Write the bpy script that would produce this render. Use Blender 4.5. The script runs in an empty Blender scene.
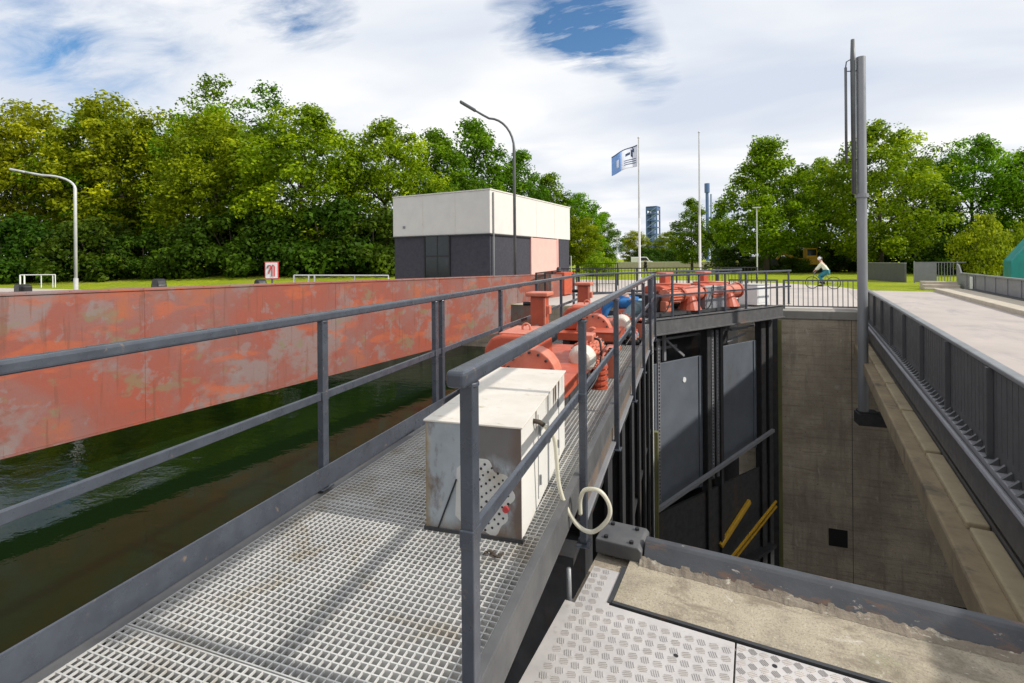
import bpy, bmesh, math, random
import numpy as np
from mathutils import Vector, Matrix, Euler, noise as mnoise
R = math.radians
random.seed(7); rng = np.random.default_rng(11)
scene = bpy.context.scene
col = scene.collection

# ------------------------------------------------------------------ materials
def nodes_of(name):
    m = bpy.data.materials.new(name); m.use_nodes = True
    nt = m.node_tree
    return m, nt, nt.nodes['Principled BSDF']
def ramp(nt, fac, stops, interp='LINEAR'):
    r = nt.nodes.new('ShaderNodeValToRGB'); r.color_ramp.interpolation = interp
    while len(r.color_ramp.elements) < len(stops): r.color_ramp.elements.new(0.5)
    for e, (p, c) in zip(r.color_ramp.elements, stops):
        e.position = p; e.color = (c[0], c[1], c[2], 1) if hasattr(c, '__len__') else (c, c, c, 1)
    nt.links.new(fac, r.inputs[0]); return r.outputs[0]
def noise(nt, scale, detail=4, rough=.55, stretch=(1, 1, 1), dist=0, space='Object', off=(0, 0, 0)):
    tc = nt.nodes.new('ShaderNodeTexCoord'); mp = nt.nodes.new('ShaderNodeMapping')
    mp.inputs['Scale'].default_value = stretch; mp.inputs['Location'].default_value = off
    n = nt.nodes.new('ShaderNodeTexNoise')
    n.inputs['Scale'].default_value = scale; n.inputs['Detail'].default_value = detail
    n.inputs['Roughness'].default_value = rough; n.inputs['Distortion'].default_value = dist
    nt.links.new(tc.outputs[space], mp.inputs[0]); nt.links.new(mp.outputs[0], n.inputs[0])
    return n.outputs[0]
def mix(nt, fac, a, b):
    m = nt.nodes.new('ShaderNodeMix'); m.data_type = 'RGBA'
    if hasattr(fac, 'links'): nt.links.new(fac, m.inputs[0])
    else: m.inputs[0].default_value = fac
    for i, v in ((6, a), (7, b)):
        if hasattr(v, 'links'): nt.links.new(v, m.inputs[i])
        else: m.inputs[i].default_value = (*v, 1)
    return m.outputs[2]
def bump(nt, bs, h, strength, dist=.01):
    b = nt.nodes.new('ShaderNodeBump'); b.inputs['Strength'].default_value = strength
    b.inputs['Distance'].default_value = dist
    nt.links.new(h, b.inputs['Height']); nt.links.new(b.outputs[0], bs.inputs['Normal'])
def mat(name, c, c2=None, rough=.6, metal=0, scale=6, stretch=(1, 1, 1), bmp=.15, bscale=40, stain=None, stain_at=(.55, .7), sscale=2.5, sstretch=(1, 1, 1), space='Object'):
    m, nt, bs = nodes_of(name)
    c2 = c2 or tuple(x * .75 for x in c)
    out = ramp(nt, noise(nt, scale, 5, .6, stretch, space=space), [(.3, c), (.7, c2)])
    if stain:
        f = ramp(nt, noise(nt, sscale, 7, .68, sstretch, .4, space, (3, 1, 7)), [(stain_at[0], 0), (stain_at[1], 1)])
        out = mix(nt, f, out, stain)
    nt.links.new(out, bs.inputs['Base Color'])
    rr = ramp(nt, noise(nt, scale * 1.7, 4, space=space), [(.25, max(0, rough - .12)), (.75, min(1, rough + .12))])
    nt.links.new(rr, bs.inputs['Roughness']); bs.inputs['Metallic'].default_value = metal
    if bmp: bump(nt, bs, noise(nt, bscale, 4, .6, space=space), bmp, .006)
    return m
M = {}
M['rail'] = mat('rail_paint', (.082, .093, .115), (.055, .062, .078), .32, .15, 9, stain=(.20, .16, .13), stain_at=(.63, .72), sscale=16)
M['dark_steel'] = mat('dark_steel', (.05, .052, .056), (.03, .03, .032), .6, .1, 5, stain=(.075, .05, .035), sscale=3, sstretch=(1, 1, .3))
M['deck_side'] = mat('deck_side', (.12, .12, .12), (.075, .076, .08), .6, .1, 5, stain=(.16, .10, .07), stain_at=(.58, .72), sscale=2.2, sstretch=(1, .4, 1))
M['rusty_steel'] = mat('rusty_steel', (.19, .145, .11), (.12, .095, .08), .7, .1, 4, stretch=(1, .5, 1), stain=(.10, .10, .105), stain_at=(.5, .62), sscale=3)
M['galv'] = mat('galvanised', (.62, .61, .58), (.48, .475, .455), .5, .15, 3.5, bmp=.1, stain=(.38, .33, .25), stain_at=(.52, .72), sscale=3)
M['skin'] = mat('gate_skin_paint', (.135, .155, .185), (.10, .11, .13), .45, .1, 1.2, stain=(.10, .095, .07), stain_at=(.56, .75), sscale=1.2, sstretch=(1, 1, .25))
M['red'] = mat('red_machine_paint', (.52, .10, .045), (.42, .075, .035), .5, 0, 5, stain=(.22, .10, .065), stain_at=(.58, .70), sscale=6)
M['pale_red'] = mat('faded_red_paint', (.64, .22, .14), (.54, .15, .09), .5, 0, 6, stain=(.32, .15, .10), stain_at=(.58, .70), sscale=8)
M['cream'] = mat('cream_paint', (.70, .66, .59), (.60, .55, .47), .5, 0, 4, stain=(.40, .33, .22), stain_at=(.58, .70), sscale=6, sstretch=(1, 2.0, 1))
M['concrete'] = mat('concrete', (.34, .32, .28), (.25, .235, .205), .9, 0, 1.6, bmp=.5, bscale=25, stain=(.17, .16, .14), stain_at=(.55, .72), sscale=1.3, sstretch=(1, 1, .35))
def chamber_mat():
    m, nt, bs = nodes_of('stained_chamber_wall')
    o = ramp(nt, noise(nt, 1.1, 7, .65, (.7, 1, 1)), [(.3, (.54, .46, .35)), (.5, (.44, .37, .28)), (.72, (.31, .265, .205))])
    for sc, st, off, at, c in ((2.2, (1.4, 1, .12), (3, 1, 7), (.52, .70), (.19, .165, .13)), (1.6, (.5, 1, 5), (1, 4, 2), (.54, .64), (.27, .23, .18)), (5, (1, 1, .35), (8, 2, 1), (.58, .66), (.56, .51, .42)), (.45, (1, 1, .6), (2, 2, 9), (.48, .64), (.24, .20, .155)), (14, (1, 1, 1), (0, 0, 0), (.60, .66), (.10, .09, .075))):
        f = ramp(nt, noise(nt, sc, 7, .68, st, .3, off=off), [(at[0], 0), (at[1], .75)])
        o = mix(nt, f, o, c)
    tc = nt.nodes.new('ShaderNodeTexCoord'); w = nt.nodes.new('ShaderNodeTexWave'); w.wave_type = 'BANDS'; w.bands_direction = 'Z'
    w.inputs['Scale'].default_value = 1.6; w.inputs['Distortion'].default_value = .5; nt.links.new(tc.outputs['Object'], w.inputs[0])
    f = ramp(nt, w.outputs[0], [(.015, .16), (.05, 0)]); o = mix(nt, f, o, (.11, .095, .075))
    nt.links.new(o, bs.inputs['Base Color']); bs.inputs['Roughness'].default_value = .92
    bump(nt, bs, noise(nt, 9, 8, .7), .9, .02)
    return m
M['wall'] = chamber_mat()
M['old_concrete'] = mat('mossy_concrete', (.30, .235, .14), (.19, .145, .09), .95, 0, 3, bmp=.7, bscale=30, stain=(.10, .085, .06), stain_at=(.56, .7), sscale=2)
M['ledge_pale'] = mat('pale_ledge', (.40, .33, .21), (.29, .235, .145), .95, 0, 3, bmp=.6, bscale=30, stain=(.16, .13, .08), stain_at=(.56, .7), sscale=2)
M['paving'] = mat('paving', (.52, .46, .42), (.46, .41, .37), .9, 0, .5, bmp=.3, bscale=30, stain=(.40, .37, .35), stain_at=(.55, .7), sscale=.35)
M['asphalt'] = mat('road_surface', (.48, .42, .385), (.40, .355, .325), .9, 0, .8, bmp=.5, bscale=60, stain=(.31, .285, .275), stain_at=(.52, .68), sscale=.9, sstretch=(1, .35, 1))
M['kerb'] = mat('kerb_stone', (.55, .48, .38), (.42, .37, .30), .9, 0, 3)
M['grass'] = mat('lawn', (.36, .42, .014), (.27, .34, .012), .95, 0, .35, bmp=.8, bscale=8, stain=(.19, .25, .012), stain_at=(.5, .75), sscale=.9)
def lawn_mat():
    m, nt, bs = nodes_of('mown_lawn')
    o = ramp(nt, noise(nt, .35, 5, .6), [(.3, (.36, .42, .014)), (.7, (.24, .32, .012))])
    for sc, at, c, k in ((1.1, (.50, .66), (.17, .235, .012), .8), (4.5, (.52, .62), (.42, .42, .05), .55), (12, (.50, .60), (.13, .19, .01), .6), (.18, (.52, .62), (.30, .30, .06), .6)):
        f = ramp(nt, noise(nt, sc, 6, .65, off=(sc, 3, 1)), [(at[0], 0), (at[1], k)]); o = mix(nt, f, o, c)
    nt.links.new(o, bs.inputs['Base Color']); bs.inputs['Roughness'].default_value = .95; bs.inputs['Specular IOR Level'].default_value = .1
    bump(nt, bs, noise(nt, 10, 6, .7), 1.0, .12)
    return m
M['grass'] = lawn_mat()
M['bank_soil'] = mat('bank_soil', (.22, .20, .16), (.15, .14, .11), .95, 0, 1)
M['white_wall'] = mat('white_panel', (.70, .68, .63), (.63, .61, .57), .6, 0, 1.5, bmp=.05, stain=(.58, .56, .51), stain_at=(.62, .8), sscale=.8, sstretch=(1, 1, .15))
M['slate'] = mat('slate_brick', (.046, .046, .060), (.030, .030, .042), .7, 0, 6, bmp=.3)
M['pink'] = mat('pink_door', (.80, .46, .40), (.74, .41, .36), .55, 0, 2)
M['glass'] = mat('dark_glass', (.012, .018, .018), (.02, .026, .026), .08, 0, 1, bmp=0)
M['grey_paint'] = mat('grey_paint', (.25, .25, .265), (.21, .21, .225), .5, 0, 3, stain=(.17, .165, .16), stain_at=(.6, .8), sscale=2, sstretch=(1, 1, .2))
M['parapet'] = mat('parapet_paint', (.10, .10, .103), (.08, .08, .083), .5, .1, 4, stain=(.13, .12, .11), stain_at=(.6, .8), sscale=3, sstretch=(1, 1, .2))
M['pole'] = mat('pole_steel', (.30, .31, .32), (.22, .225, .235), .45, .4, 3, stretch=(1, 1, .2))
M['pale_pole'] = mat('pale_pole', (.62, .63, .60), (.52, .53, .51), .45, .1, 3)
M['dark_pole'] = mat('dark_pole', (.14, .15, .15), (.10, .105, .11), .5, .2, 3)
M['black'] = mat('black_iron', (.022, .022, .024), (.014, .014, .015), .5, .2, 5)
M['bark'] = mat('bark', (.09, .07, .05), (.05, .038, .028), .95, 0, 3, stretch=(1, 1, .3), bmp=.8, bscale=10)
M['white'] = mat('white_paint', (.80, .80, .78), (.72, .72, .70), .5, 0, 4)
M['yellow'] = mat('yellow_paint', (.75, .42, .02), (.62, .34, .02), .5, 0, 5)
M['olive'] = mat('algae_green', (.22, .21, .07), (.12, .12, .05), .8, 0, 3, stretch=(1, 1, .3))
M['hose'] = mat('cream_hose', (.66, .63, .50), (.60, .57, .45), .4, 0, 5, bmp=.05)
M['teal'] = mat('teal_tarpaulin', (.015, .30, .28), (.01, .22, .22), .45, 0, 2, bmp=.5, bscale=4)
M['blue'] = mat('blue_cloth', (.02, .16, .42), (.015, .12, .34), .85, 0, 8, bmp=.4)
M['denim'] = mat('pale_denim', (.22, .36, .42), (.17, .29, .35), .85, 0, 8)
M['skin_tone'] = mat('skin_tone', (.55, .33, .24), None, .5, 0, 6, bmp=0)
M['dark_hair'] = mat('dark_hair', (.03, .022, .018), None, .6, 0, 20)
M['shirt'] = mat('pale_shirt', (.78, .80, .66), (.68, .72, .50), .85, 0, 5)
M['shorts'] = mat('teal_shorts', (.03, .22, .27), (.025, .17, .21), .85, 0, 5)
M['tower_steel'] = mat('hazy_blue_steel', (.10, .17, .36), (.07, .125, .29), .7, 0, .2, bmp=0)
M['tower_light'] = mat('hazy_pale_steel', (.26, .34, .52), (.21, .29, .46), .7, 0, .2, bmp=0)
M['sign_blue'] = mat('sign_blue', (.02, .05, .32), None, .4, 0, 3, bmp=0)
M['flag_white'] = mat('flag_white', (.72, .76, .84), (.66, .70, .80), .8, 0, 4, bmp=0)
M['flag_blue'] = mat('flag_blue', (.22, .38, .72), (.17, .32, .64), .8, 0, 4, bmp=0)
M['flag_navy'] = mat('flag_navy', (.03, .05, .12), None, .8, 0, 4, bmp=0)
M['sign_red'] = mat('sign_red', (.55, .05, .05), None, .5, 0, 4, bmp=0)

def beam_mat():
    m, nt, bs = nodes_of('weathered_red_lead')
    base = ramp(nt, noise(nt, .55, 5, .6, (1, 1, 1.2), .2), [(.3, (.31, .070, .038)), (.48, (.26, .074, .050)), (.6, (.235, .095, .078)), (.72, (.36, .10, .035))])
    o = base
    for sc, st, off, at, c, k in ((1.1, (1, .8, 1.1), (5, 2, 1), (.52, .60), (.21, .175, .165), .75), (2.3, (1, .7, 1.0), (1, 9, 4), (.57, .63), (.18, .16, .085), .65), (1.7, (1, .45, 1.4), (8, 3, 2), (.55, .63), (.40, .095, .035), .7),
                              (3.4, (1, .8, .9), (3, 1, 8), (.59, .63), (.22, .19, .185), .45), (.9, (1, 1.8, .3), (2, 6, 3), (.56, .7), (.20, .115, .105), .5), (6.5, (1, .6, 1.2), (7, 7, 3), (.60, .66), (.20, .08, .055), .6)):
        f = ramp(nt, noise(nt, sc, 6, .62, st, .15, off=off), [(at[0], 0), (at[1], k)])
        o = mix(nt, f, o, c)
    f = ramp(nt, noise(nt, 7, 4, .6, (1, 1.6, .10), 0, off=(4, 4, 4)), [(.58, 0), (.66, .55)]); o = mix(nt, f, o, (.17, .06, .035))
    f = ramp(nt, noise(nt, 22, 5, .7, (1, 1, 1), 0, off=(1, 4, 4)), [(.64, 0), (.69, .6)]); o = mix(nt, f, o, (.14, .075, .05))
    nt.links.new(o, bs.inputs['Base Color']); bs.inputs['Roughness'].default_value = .62
    bump(nt, bs, noise(nt, 2.2, 6, .7), .25, .03)
    return m
M['beam'] = beam_mat()
def cabinet_mat():
    m, nt, bs = nodes_of('weathered_galvanised_sheet')
    o = ramp(nt, noise(nt, 4, 5, .6), [(.3, (.42, .46, .49)), (.7, (.30, .33, .355))])
    f = ramp(nt, noise(nt, 5, 6, .65, (1, 1, .5), off=(2, 0, 4)), [(.50, 0), (.60, .9)])
    o = mix(nt, f, o, (.15, .115, .095))
    f = ramp(nt, noise(nt, 9, 6, .65, (1, 1, .25), off=(7, 0, 1)), [(.60, 0), (.68, .8)])
    o = mix(nt, f, o, (.50, .48, .42))
    f = ramp(nt, noise(nt, 3.2, 7, .7, (1, 1, .8), .3, off=(1, 0, 9)), [(.58, 0), (.64, .7)])
    o = mix(nt, f, o, (.26, .14, .07))
    tc = nt.nodes.new('ShaderNodeTexCoord'); sp = nt.nodes.new('ShaderNodeSeparateXYZ'); nt.links.new(tc.outputs['Object'], sp.inputs[0])
    def edge(sock, lo, hi, wob):
        n_ = nt.nodes.new('ShaderNodeMath'); n_.operation = 'MULTIPLY_ADD'; nt.links.new(noise(nt, 7, 6, .65, off=(lo, hi, 1)), n_.inputs[0]); n_.inputs[1].default_value = wob; nt.links.new(sp.outputs[sock], n_.inputs[2])
        r = nt.nodes.new('ShaderNodeMapRange'); r.inputs[1].default_value = lo + wob / 2; r.inputs[2].default_value = hi + wob / 2; nt.links.new(n_.outputs[0], r.inputs[0]); return r.outputs[0]
    mm = nt.nodes.new('ShaderNodeMath'); mm.operation = 'MULTIPLY'; nt.links.new(edge(0, -.06, .0, .12), mm.inputs[0]); nt.links.new(edge(2, .36, .44, .16), mm.inputs[1])
    m8 = nt.nodes.new('ShaderNodeMath'); m8.operation = 'MULTIPLY'; nt.links.new(mm.outputs[0], m8.inputs[0]); m8.inputs[1].default_value = .85
    o = mix(nt, m8.outputs[0], o, (.14, .12, .11))
    o = mix(nt, edge(0, .20, .25, .14), o, (.16, .12, .10))
    o = mix(nt, edge(2, .09, .0, .22), o, (.20, .15, .11))
    o = mix(nt, edge(0, -.24, -.275, .08), o, (.30, .22, .12))
    nt.links.new(o, bs.inputs['Base Color']); bs.inputs['Roughness'].default_value = .5; bs.inputs['Metallic'].default_value = .3
    bump(nt, bs, noise(nt, 18, 5), .2, .004)
    return m
M['cabinet'] = cabinet_mat()
def streak_mat():
    m, nt, bs = nodes_of('cream_sheet_with_runs')
    tc = nt.nodes.new('ShaderNodeTexCoord'); sp = nt.nodes.new('ShaderNodeSeparateXYZ'); nt.links.new(tc.outputs['Object'], sp.inputs[0])
    n = noise(nt, 16, 2, .5, (1, 1, .02))
    z = nt.nodes.new('ShaderNodeMapRange'); z.inputs[1].default_value = .30; z.inputs[2].default_value = .62; nt.links.new(sp.outputs[2], z.inputs[0])
    mu = nt.nodes.new('ShaderNodeMath'); mu.operation = 'MULTIPLY'; nt.links.new(z.outputs[0], mu.inputs[1])
    st = ramp(nt, n, [(.50, 0), (.58, 1)]); nt.links.new(st, mu.inputs[0])
    f = ramp(nt, mu.outputs[0], [(.45, 0), (.62, 1)])
    o = mix(nt, f, (.76, .74, .69), (.11, .075, .05))
    nt.links.new(o, bs.inputs['Base Color']); bs.inputs['Roughness'].default_value = .45
    return m
M['streaked'] = streak_mat()
def water_mat(name, c, sc, st, rough=.04):
    m, nt, bs = nodes_of(name)
    bs.inputs['Base Color'].default_value = (*c, 1); bs.inputs['Roughness'].default_value = rough
    bs.inputs['IOR'].default_value = 1.2
    bump(nt, bs, noise(nt, sc, 4, .55, (1, 1.4, 1), .3), st, .05)
    return m
M['water'] = water_mat('canal_water', (.006, .015, .004), 2.2, .15)
M['low_water'] = water_mat('chamber_water', (.012, .014, .009), 1.5, .2)
def plate_mat():
    m, nt, bs = nodes_of('tread_plate_aluminium')
    o = ramp(nt, noise(nt, 3.5, 6, .65), [(.3, (.66, .62, .59)), (.7, (.53, .50, .48))])
    f = ramp(nt, noise(nt, 16, 5, .6, off=(1, 4, 2)), [(.60, 0), (.72, .6)])
    o = mix(nt, f, o, (.42, .385, .35))
    nt.links.new(o, bs.inputs['Base Color']); bs.inputs['Metallic'].default_value = .35
    nt.links.new(ramp(nt, noise(nt, 12, 4), [(.3, .38), (.7, .6)]), bs.inputs['Roughness'])
    return m
M['plate'] = plate_mat()
M['plate_worn'] = mat('worn_tread_bars', (.56, .525, .50), (.42, .395, .375), .5, .3, 6)
def sand_mat():
    m, nt, bs = nodes_of('gritty_concrete')
    o = ramp(nt, noise(nt, 7, 7, .7), [(.3, (.47, .41, .31)), (.52, (.39, .335, .25)), (.72, (.25, .22, .17))])
    f = ramp(nt, noise(nt, 90, 3, .6), [(.52, 0), (.66, .75)])
    o = mix(nt, f, o, (.22, .19, .14))
    f = ramp(nt, noise(nt, 70, 3, .6, off=(4, 4, 4)), [(.62, 0), (.72, .8)])
    o = mix(nt, f, o, (.62, .57, .46))
    f = ramp(nt, noise(nt, 1.6, 5, .6, off=(0, 3, 1)), [(.6, 0), (.75, .7)])
    o = mix(nt, f, o, (.16, .17, .08))
    f = ramp(nt, noise(nt, 3.2, 7, .7, (1, 2, 1), .5, off=(6, 1, 2)), [(.50, 0), (.62, .8)])
    o = mix(nt, f, o, (.20, .165, .12))
    f = ramp(nt, noise(nt, 5.5, 8, .75, (1, 1.5, 1), .5, off=(2, 8, 2)), [(.60, 0), (.64, .8)])
    o = mix(nt, f, o, (.55, .51, .44))
    nt.links.new(o, bs.inputs['Base Color']); bs.inputs['Roughness'].default_value = .95
    bump(nt, bs, noise(nt, 80, 4, .7), .7, .008)
    return m
M['sand'] = sand_mat()
def coping_mat():
    m, nt, bs = nodes_of('worn_steel_coping')
    o = ramp(nt, noise(nt, 3, 5, .6, (1, 2, 1)), [(.3, (.085, .09, .10)), (.7, (.05, .052, .058))])
    f = ramp(nt, noise(nt, 2.2, 7, .7, (1, 3, 3), .4, off=(3, 3, 0)), [(.50, 0), (.60, .9)])
    o = mix(nt, f, o, (.17, .10, .065))
    f = ramp(nt, noise(nt, 11, 7, .7, (1, 2, 2), .4, off=(9, 1, 0)), [(.64, 0), (.69, 1)])
    o = mix(nt, f, o, (.46, .43, .38))
    nt.links.new(o, bs.inputs['Base Color']); bs.inputs['Roughness'].default_value = .5; bs.inputs['Metallic'].default_value = .2
    bump(nt, bs, noise(nt, 12, 6, .7), .3, .01)
    return m
M['coping'] = coping_mat()
def fillet_mat():
    m, nt, bs = nodes_of('rusty_crumbling_fillet')
    o = ramp(nt, noise(nt, 5, 7, .7, (1, 2, 2)), [(.3, (.30, .25, .19)), (.5, (.21, .175, .135)), (.7, (.38, .33, .26))])
    f = ramp(nt, noise(nt, 9, 8, .75, (1, 2, 2), .6, off=(9, 1, 0)), [(.57, 0), (.63, 1)])
    o = mix(nt, f, o, (.52, .48, .40))
    nt.links.new(o, bs.inputs['Base Color']); bs.inputs['Roughness'].default_value = .9
    bump(nt, bs, noise(nt, 40, 6, .7), .8, .01)
    return m
M['fillet'] = fillet_mat()
def leaf_mat(name, c1, c2, c3):
    m, nt, bs = nodes_of(name)
    at = nt.nodes.new('ShaderNodeAttribute'); at.attribute_name = 'tone'
    oi = nt.nodes.new('ShaderNodeObjectInfo')
    o = ramp(nt, at.outputs['Fac'], [(0, c1), (.5, c2), (1, c3)])
    hs = nt.nodes.new('ShaderNodeHueSaturation')
    mr = nt.nodes.new('ShaderNodeMapRange'); mr.inputs[3].default_value = .48; mr.inputs[4].default_value = .515
    nt.links.new(oi.outputs['Random'], mr.inputs[0]); nt.links.new(mr.outputs[0], hs.inputs['Hue'])
    nt.links.new(o, hs.inputs['Color'])
    nt.links.new(hs.outputs[0], bs.inputs['Base Color']); bs.inputs['Roughness'].default_value = .6; bs.inputs['Specular IOR Level'].default_value = .12
    tr = nt.nodes.new('ShaderNodeBsdfTranslucent'); nt.links.new(hs.outputs[0], tr.inputs[0])
    mx = nt.nodes.new('ShaderNodeMixShader'); mx.inputs[0].default_value = .42
    nt.links.new(bs.outputs[0], mx.inputs[1]); nt.links.new(tr.outputs[0], mx.inputs[2])
    nt.links.new(mx.outputs[0], nt.nodes['Material Output'].inputs[0])
    return m
M['leaf_olive'] = leaf_mat('olive_leaves', (.10, .145, .004), (.25, .32, .007), (.50, .56, .013))
M['leaf_green'] = leaf_mat('green_leaves', (.06, .135, .004), (.19, .34, .007), (.42, .60, .014))
M['leaf_deep'] = leaf_mat('deep_green_leaves', (.045, .10, .005), (.13, .24, .008), (.29, .44, .014))
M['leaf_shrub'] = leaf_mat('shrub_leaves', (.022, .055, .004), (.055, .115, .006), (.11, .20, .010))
M['leaf_yellow'] = leaf_mat('yellow_green_leaves', (.15, .23, .008), (.30, .40, .012), (.50, .58, .02))

# ------------------------------------------------------------------ mesh building
class MB:
    def __init__(s): s.bm = bmesh.new()
    def _cube(s, m):
        v = [s.bm.verts.new(m @ Vector((x, y, z))) for x in (-.5, .5) for y in (-.5, .5) for z in (-.5, .5)]
        for f in ((0, 1, 3, 2), (4, 6, 7, 5), (0, 4, 5, 1), (2, 3, 7, 6), (0, 2, 6, 4), (1, 5, 7, 3)): s.bm.faces.new([v[i] for i in f])
        return s
    def box(s, c, d, rz=0, rx=0, ry=0):
        return s._cube(Matrix.Translation(c) @ Euler((rx, ry, rz)).to_matrix().to_4x4() @ Matrix.Diagonal((*d, 1)))
    def span(s, a, b):
        return s.box([(p + q) / 2 for p, q in zip(a, b)], [abs(q - p) for p, q in zip(a, b)])
    def bar(s, p, q, w, h, up=(0, 0, 1)):
        p, q = Vector(p), Vector(q); d = q - p; y = d.normalized(); up = Vector(up)
        if abs(y.dot(up)) > .99: up = Vector((1, 0, 0))
        x = y.cross(up).normalized(); z = x.cross(y)
        m = Matrix((x * w, d, z * h)).transposed().to_4x4(); m.translation = (p + q) / 2
        return s._cube(m)
    def cyl(s, p, q, r1, r2=None, n=14):
        p, q = Vector(p), Vector(q); d = q - p
        m = Matrix.Translation((p + q) / 2) @ Vector((0, 0, 1)).rotation_difference(d).to_matrix().to_4x4()
        bmesh.ops.create_cone(s.bm, cap_ends=True, segments=n, radius1=r1, radius2=r1 if r2 is None else r2, depth=d.length, matrix=m); return s
    def ball(s, c, r, sx=(1, 1, 1), n=12):
        m = Matrix.Translation(c) @ Matrix.Diagonal((*sx, 1))
        bmesh.ops.create_uvsphere(s.bm, u_segments=n, v_segments=max(6, n // 2), radius=r, matrix=m); return s
    def tube(s, pts, r, n=10, closed=False):
        pts = [Vector(p) for p in pts]; rs = r if hasattr(r, '__len__') else [r] * len(pts)
        rings = []; N = None
        for i, p in enumerate(pts):
            a = pts[i - 1] if i or closed else p; b = pts[(i + 1) % len(pts)] if i < len(pts) - 1 or closed else p
            t = (b - a).normalized()
            if N is None: N = t.orthogonal().normalized()
            N = (N - t * N.dot(t)).normalized(); B = t.cross(N)
            rings.append([s.bm.verts.new(p + (N * math.cos(k * 2 * math.pi / n) + B * math.sin(k * 2 * math.pi / n)) * rs[i]) for k in range(n)])
        for i in range(len(rings) - (0 if closed else 1)):
            A, Bq = rings[i], rings[(i + 1) % len(rings)]
            for k in range(n): s.bm.faces.new((A[k], A[(k + 1) % n], Bq[(k + 1) % n], Bq[k]))
        if not closed:
            s.bm.faces.new(rings[0][::-1]); s.bm.faces.new(rings[-1])
        return s
    def ring(s, c, R_, r, axis='X', n=24, m=8):
        pts = []
        for i in range(n):
            a = i * 2 * math.pi / n; u, v = R_ * math.cos(a), R_ * math.sin(a)
            pts.append(Vector(c) + Vector({'X': (0, u, v), 'Y': (u, 0, v), 'Z': (u, v, 0)}[axis]))
        return s.tube(pts, r, m, True)
    def prism(s, poly, axis, a, b):
        def P(p, t): return {'z': (p[0], p[1], t), 'x': (t, p[0], p[1]), 'y': (p[0], t, p[1])}[axis]
        A = [s.bm.verts.new(P(p, a)) for p in poly]; B = [s.bm.verts.new(P(p, b)) for p in poly]
        n = len(poly)
        for k in range(n): s.bm.faces.new((A[k], A[(k + 1) % n], B[(k + 1) % n], B[k]))
        s.bm.faces.new(A[::-1]); s.bm.faces.new(B); return s
    def poly(s, pts):
        s.bm.faces.new([s.bm.verts.new(p) for p in pts]); return s
    def build(s, name, m, parent=None, bevel=0, smooth=False, seg=2):
        bmesh.ops.recalc_face_normals(s.bm, faces=s.bm.faces)
        me = bpy.data.meshes.new(name); s.bm.to_mesh(me); s.bm.free()
        me.materials.append(m if not isinstance(m, str) else M[m])
        if smooth:
            for p in me.polygons: p.use_smooth = True
        o = bpy.data.objects.new(name, me); col.objects.link(o)
        if parent: o.parent = parent
        if bevel:
            b = o.modifiers.new('bevel', 'BEVEL'); b.width = bevel; b.segments = seg; b.limit_method = 'ANGLE'
        if smooth == 'auto':
            try:
                me.set_sharp_from_angle(angle=R(40))
            except Exception: pass
        return o
def tag(o, label, cat, group=None):
    o['label'] = label; o['category'] = cat
    if group: o['group'] = group
    return o
def thing(name, label, cat, loc=(0, 0, 0), rot=0, group=None):
    o = bpy.data.objects.new(name, None); col.objects.link(o)
    o.empty_display_size = .2
    o.location = loc; o.rotation_euler = (0, 0, rot)
    return tag(o, label, cat, group)
def struct(o, kind='structure'):
    o['kind'] = kind; return o
def copy_thing(src, loc, rot, label, group=None, scale=None):
    kids = list(src.children); c = src.copy(); col.objects.link(c)
    c.location = loc; c.rotation_euler = (0, 0, rot); c['label'] = label
    if group: c['group'] = group
    if scale is not None: c.scale = scale if hasattr(scale, '__len__') else (scale,) * 3
    for k in kids:
        kk = list(k.children); d = k.copy(); col.objects.link(d); d.parent = c
        for g in kk:
            e = g.copy(); col.objects.link(e); e.parent = d
    return c

# ------------------------------------------------------------------ frame: +y runs across the lock, +x downstream, z=0 is the gate walkway
BANK = -.26; NEAR = -.36; WATER = -1.95; LOW = -9.0
PAVE_EDGE = [(-10.6, 43.5), (-3.5, 42.8), (1.2, 42.4), (6.3, 39), (8.7, 34.5), (9.1, 29.8), (11.3, 29.6)]

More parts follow.
